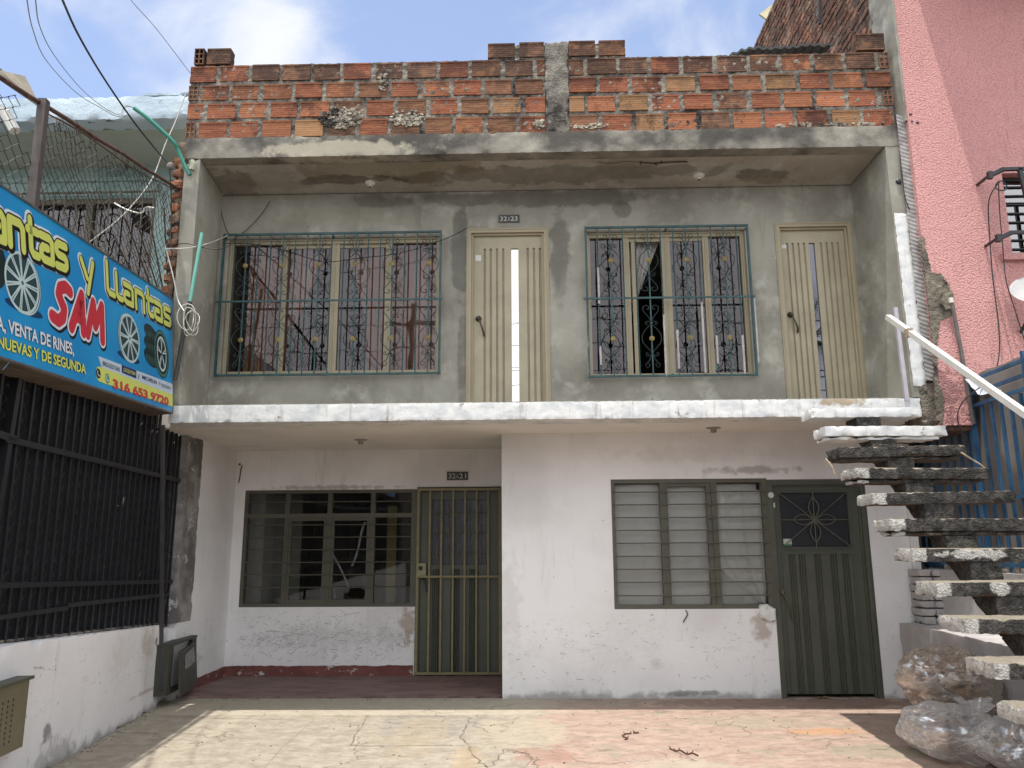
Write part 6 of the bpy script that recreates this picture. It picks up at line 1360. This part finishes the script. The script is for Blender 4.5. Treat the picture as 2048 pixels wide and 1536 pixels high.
# -------- concrete stairs
def stairs():
    S = root('staircase', 'floating concrete steps painted black with white ends', 'staircase', (3.0, 5.5, 0)); n = 13
    for i in range(n):
        y = 6.93-.26*i; z = 2.66-.2*i; m = MB(); x0 = 2.452+.004*i; x1 = (3.40, 3.465, 3.465, 3.49, 3.50)[min(i, 4)]
        k = .012*math.sin(i*3.7)
        m.rough(x0, x1, y, y+.292, z-.085, z, .024, .0035, .013, i*7.3, 19, fn=lambda p: p+Vector((0, 0, (p.x-3)*k)))
        if i in (1, 2, 3, 5): m.rough(x0+.02, x1-.06, y+.02, y+.265, z-.115, z-.085, .04, .006, .02, i, 13)
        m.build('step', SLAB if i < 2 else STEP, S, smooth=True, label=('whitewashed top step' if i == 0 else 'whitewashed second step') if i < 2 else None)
    m = MB(); k = .2/.26
    for i in range(n-1):
        y = 6.93-.26*i; z = 2.66-.2*i; zt = z-.086 if i not in (1, 2, 3, 5) else z-.116
        m.rough(2.84, 3.045, y+.012, y+.262, 0, 1, .035, .0, .0, i, 10, fn=lambda p: Vector((p.x+.006*noise.noise(p*9), p.y+.004*noise.noise(p*11), zt*p.z+(z-.2-.10-.03+(p.y-y)*k)*(1-p.z)+.012*noise.noise(Vector((p.x*14, p.y*14, 0)))*(1-p.z))))
    m.build('stringer', STEP, S, smooth=True)
stairs()

# -------- rubbish bags and litter
def bags():
    PL = m_plastic(); PLB = m_plastic('brownish_polythene', (0.66, 0.56, 0.46)); WOOD = simple('scrap_wood', (190, 156, 122), .8, var=.4, vs=10); DK = simple('dark_scrap', (96, 78, 68), .9, var=.5, vs=9); GR = simple('grey_scrap', (150, 152, 160), .9, var=.4, vs=9)
    def bag(c, r, seed, label, tilt=(0, 0, 0), nscrap=22, brown=False, knot=None):
        B = root('rubbish_bag', label, 'rubbish bag', (c[0], c[1], c[2]-r[2]), 'plastic bags of scrap wood by the stairs')
        rot = Matrix.Rotation(tilt[2], 3, 'Z') @ Matrix.Rotation(tilt[1], 3, 'Y') @ Matrix.Rotation(tilt[0], 3, 'X'); C_ = Vector(c); m = MB(); nu, nv = 130, 74
        def fn(u, v):
            t = u*2*math.pi; f = (v-.5)*math.pi; d = Vector((math.cos(t)*math.cos(f), math.sin(t)*math.cos(f), math.sin(f))); q = d*1.5+Vector((seed, seed, 0))
            vv = noise.voronoi(q*1.3)[0]; ax = Vector((.55, .1, .8)).normalized(); e1 = ax.orthogonal().normalized(); e2 = ax.cross(e1); ph = math.atan2(d.dot(e2), d.dot(e1)); th = math.acos(max(-1, min(1, d.dot(ax)))); wob = .5*noise.noise(q*1.1); cp, sp_ = math.cos(ph+wob), math.sin(ph+wob)
            f1 = abs(noise.noise(Vector((cp*4, sp_*4, th*.7+seed)))); f2 = abs(noise.noise(Vector((cp*10, sp_*10, th*1.2+seed)))); k = 1.02+.13*(vv[1]-vv[0])+.16*noise.noise(q)-.16*f1*(.5+.5*math.cos(th))-.07*f2*(.6+.4*math.cos(th))-.02*abs(noise.noise(q*6))
            p = rot @ Vector((d.x*r[0]*k, d.y*r[1]*k, d.z*r[2]*k))
            p.z = max(p.z, -r[2]*.97+.01*noise.noise(q*5)) if not brown else p.z
            return C_+p
        m.grid(nu, nv, fn); m.build('plastic', PLB if brown else PL, B, smooth=True); rnd = random.Random(seed)
        for mt, cnt, nm in ((WOOD, nscrap, 'scrap_wood'), (DK, nscrap//3, 'dark_scrap'), (GR, nscrap//2, 'grey_scrap')):
            w = MB()
            for i in range(cnt):
                d = Vector((rnd.gauss(0, 1), rnd.gauss(0, 1), rnd.gauss(0, 1))).normalized()*rnd.uniform(.2, .66); p = C_+rot @ Vector((d.x*r[0], d.y*r[1], d.z*r[2])); a = Vector((rnd.gauss(0, 1), rnd.gauss(0, 1), rnd.gauss(0, .6))).normalized(); L = rnd.uniform(.10, .24)*min(1, r[0]*2.6)
                p.z = max(p.z, C_.z-r[2]*.8); w.bar(p-a*L/2, p+a*L/2, rnd.uniform(.05, .12), rnd.uniform(.012, .03), up=Vector((rnd.gauss(0, 1), rnd.gauss(0, 1), rnd.gauss(0, 1))).normalized())
            w.build(nm, mt, B)
        if knot:
            k = MB(); K = Vector(knot); nn = 26
            k.grid(nn, 6, lambda u, v: K+Vector(((.03+.09*v)*math.cos(u*6.28)*(1+.25*math.sin(u*31)), (.03+.07*v)*math.sin(u*6.28)*(1+.25*math.cos(u*27)), .10*v+.02*math.sin(u*19)*v))); k.build('tied_neck', PL, B, smooth=True)
    bag((2.98, 6.15, .17), (.33, .36, .19), 3, 'crumpled clear bag lying in the sun at the left of the pile', (0, .1, .3), 12, knot=(3.2, 6.2, .27))
    bag((3.32, 5.75, .18), (.34, .42, .20), 11, 'stretched clear bag with blue and grey scrap under the lowest steps', (0, -.05, -.2), 16)
    bag((3.30, 6.75, .40), (.40, .30, .27), 21, 'brownish bag full of broken wood on top of the pile', (.1, .25, .1), 34, True)
    m = MB(); m.rough(3.15, 3.50, 7.0, 7.3, .45, .66, .03, .02, .05, 3, 9); m.build('cardboard_lump', simple('red_brown_cardboard', (112, 66, 52), .9, var=.4, vs=8), None, smooth=True, label='red brown lump of cardboard behind the top bag', cat='cardboard') if False else None
    def twig(pts, r, l, nm='twig'):
        m = MB(); P = [atZ(x, y, .006) for x, y in pts]; m.tube(smooth_line(P, 3), r, 5)
        for k in range(0, len(P)-1): q = P[k]; m.tube([q, q+Vector((.012*math.sin(k*5), .014, .012))], r*.8, 4)
        m.build(nm, simple('dry_twig', (96, 64, 48), .9), None, label=l, cat='twig')
    twig([(1340, 1497), (1352, 1502), (1360, 1500), (1374, 1508), (1384, 1506), (1396, 1511)], .006, 'long dry twig lying on the pink paving')
    twig([(1262, 1467), (1250, 1468), (1246, 1473), (1255, 1476), (1250, 1479)], .006, 'curled dry twig on the pink paving')
    twig([(1268, 1466), (1277, 1465)], .009, 'short dark stick beside the curled twig')
    m = MB(); c = atZ(1645, 1397, .0); m.grid(8, 5, lambda u, v: c+Vector((-.055+.11*u, .04*v-.02, .008+.03*abs(noise.noise(Vector((u*5, v*5, 2)))))))
    m.build('sweet_wrapper', simple('gold_wrapper', (170, 140, 100), .3, metal=.4, var=.5, vs=60), None, label='crumpled gold wrapper on the doorstep of the green door', cat='wrapper')
bags()

# ------------------------------------------------------------------ across the street (seen in the window glass)
def opposite():
    for x, w, h, rgb, l in ((-7, 9, 5.2, (168, 150, 130), 'cream house across the street mirrored in the windows'), (6, 8, 4.6, (150, 120, 108), 'terracotta house across the street mirrored in the windows')):
        H = root('street_house', l, 'house', (x, -14, 0)); m = MB(); m.box(x-w/2, x+w/2, -18, -14, 0, h); m.build('wall', simple('plaster_%d' % x, rgb, .9), H)
        m = MB(); m.box(x-w/2-.2, x+w/2+.2, -18.2, -13.7, h+.002, h+.25); m.build('roof', simple('roof_%d' % x, (96, 70, 60), .9), H)
        for k in range(3): m = MB(); xx = x-w/2+1.2+k*w/3.2; m.box(xx, xx+1.1, -13.99, -13.96, .9 if k != 1 else 0, 2.2); m.build('window' if k != 1 else 'door', OLIVE_D, H)
    P = root('utility_pole', 'grey utility pole across the street mirrored in the windows', 'utility pole', (-4.2, -11, 0))
    m = MB(); m.tube([(-4.2, -11, 0), (-4.2, -11, 10)], [.16, .10], 10); m.build('pole', GREYP, P, smooth=True); m = MB(); m.box(-5.1, -3.3, -11.06, -10.94, 9.2, 9.32); m.build('crossarm', DARKM, P)
    for k, (z, l) in enumerate(((9.35, 'topmost street power line'), (8.5, 'second street power line from the top'), (7.6, 'third street power line from the top'), (7.45, 'fourth street power line from the top'), (7.0, 'lowest street power line'))):
        m = MB(); m.tube([(-40+80*t/20, -10.8-.1*k, z-.5*math.sin(math.pi*((t*4/20) % 1))*.5) for t in range(21)], .018, 4); m.build('power_line', CABLEB, None, label=l, cat='power line', group='power lines across the street')
    T = root('palm_tree', 'palm tree across the street mirrored in the glass', 'palm tree', (9.4, -10, 0)); m = MB(); m.tube([(9.4, -10, 0), (9.5, -10, 4), (9.4, -10, 8.2)], [.2, .15, .13], 8); m.build('trunk', GREYP, T, smooth=True)
    m = MB(); rnd = random.Random(8)
    for k in range(22):
        a = k*2.4; e = rnd.uniform(-.2, 1.2); prev = Vector((9.4, -10, 8.2)); d = Vector((math.cos(a)*math.cos(e), math.sin(a)*math.cos(e), math.sin(e)))
        for j in range(12):
            d.z -= .13; d.normalize(); nx = prev+d*.22; s = d.cross(Vector((0, 0, 1))).normalized(); L = .42*math.sin(math.pi*(j+1.5)/14)
            for sg_ in (-1, 1):
                t = nx+s*sg_*L+d*.18-Vector((0, 0, .12)); m.poly([prev, prev+d*.05, t])
                t2 = t+d*.1; m.poly([prev+d*.11, prev+d*.16, t2])
            m.bar(prev, nx, .02); prev = nx
    m.build('crown', simple('palm_green', (60, 84, 44), .7), T)
opposite()

# ------------------------------------------------------------------ small wear: scratches on the walls, grit on the ground
def scuffs():
    rnd = random.Random(12); m = MB()
    def mark(x, z, y, L, a, w):
        n = 4; P = [(x+L*(k/n-.5)*math.cos(a)+.006*rnd.gauss(0, 1), y, z+L*(k/n-.5)*math.sin(a)+.006*rnd.gauss(0, 1)) for k in range(n+1)]
        for p, q in zip(P, P[1:]): m.quad((p[0], y, p[2]-w), (q[0], y, q[2]-w), (q[0], y, q[2]+w), (p[0], y, p[2]+w))
    for i in range(330):
        x = rnd.uniform(-3.45, -1.46); z = rnd.gauss(.40, .10) if rnd.random() < .6 else rnd.uniform(.2, .74)
        mark(x, z, YD-.0016, rnd.uniform(.015, .11), rnd.choice([.5, 1.1, 1.4, .2, -.6])+rnd.gauss(0, .25), rnd.uniform(.0008, .0024))
    m.build('scuff_marks', simple('grey_scuff', (146, 142, 138), .9, var=.25, vs=30), house)
    m = MB()
    for i in range(90): mark(rnd.uniform(-.25, 2.35), rnd.uniform(.1, .8), YC-.0016, rnd.uniform(.01, .06), rnd.uniform(-1.6, 1.6), rnd.uniform(.0008, .0025))
    for i in range(22): mark(1.35+.018*i, .06+rnd.uniform(-.005, .01), YC-.0018, .03, 1.1, .003)
    m.build('scuff_marks', simple('faint_scuff', (160, 156, 152), .9, var=.25, vs=30), house)
    g = MB()
    for i in range(520):
        if i < 200: x, y = rnd.uniform(-3.3, 3.4), rnd.gauss(8.33, .05); y = min(y, YC-.02)
        elif i < 330: s_ = rnd.uniform(-1, 2.3); p = wl(s_, 0, abs(rnd.gauss(.02, .05))+.01); x, y = p.x, p.y
        else: x, y = rnd.uniform(-3, 3), rnd.uniform(5.4, 8.2)
        r = rnd.uniform(.003, .009); a = rnd.random()*6
        g.hexa([(x+r*math.cos(a+k*1.57)*rnd.uniform(.6, 1.3), y+r*math.sin(a+k*1.57)*rnd.uniform(.6, 1.3), .0 if q == 0 else r*rnd.uniform(.5, 1.1)) for q in (0, 1) for k in range(4)])
    g.build('grit', simple('pale_grit', (150, 142, 128), .95, var=.4, vs=40), None, kind='stuff', label='loose grit and plaster crumbs scattered over the forecourt', cat='grit')
scuffs()
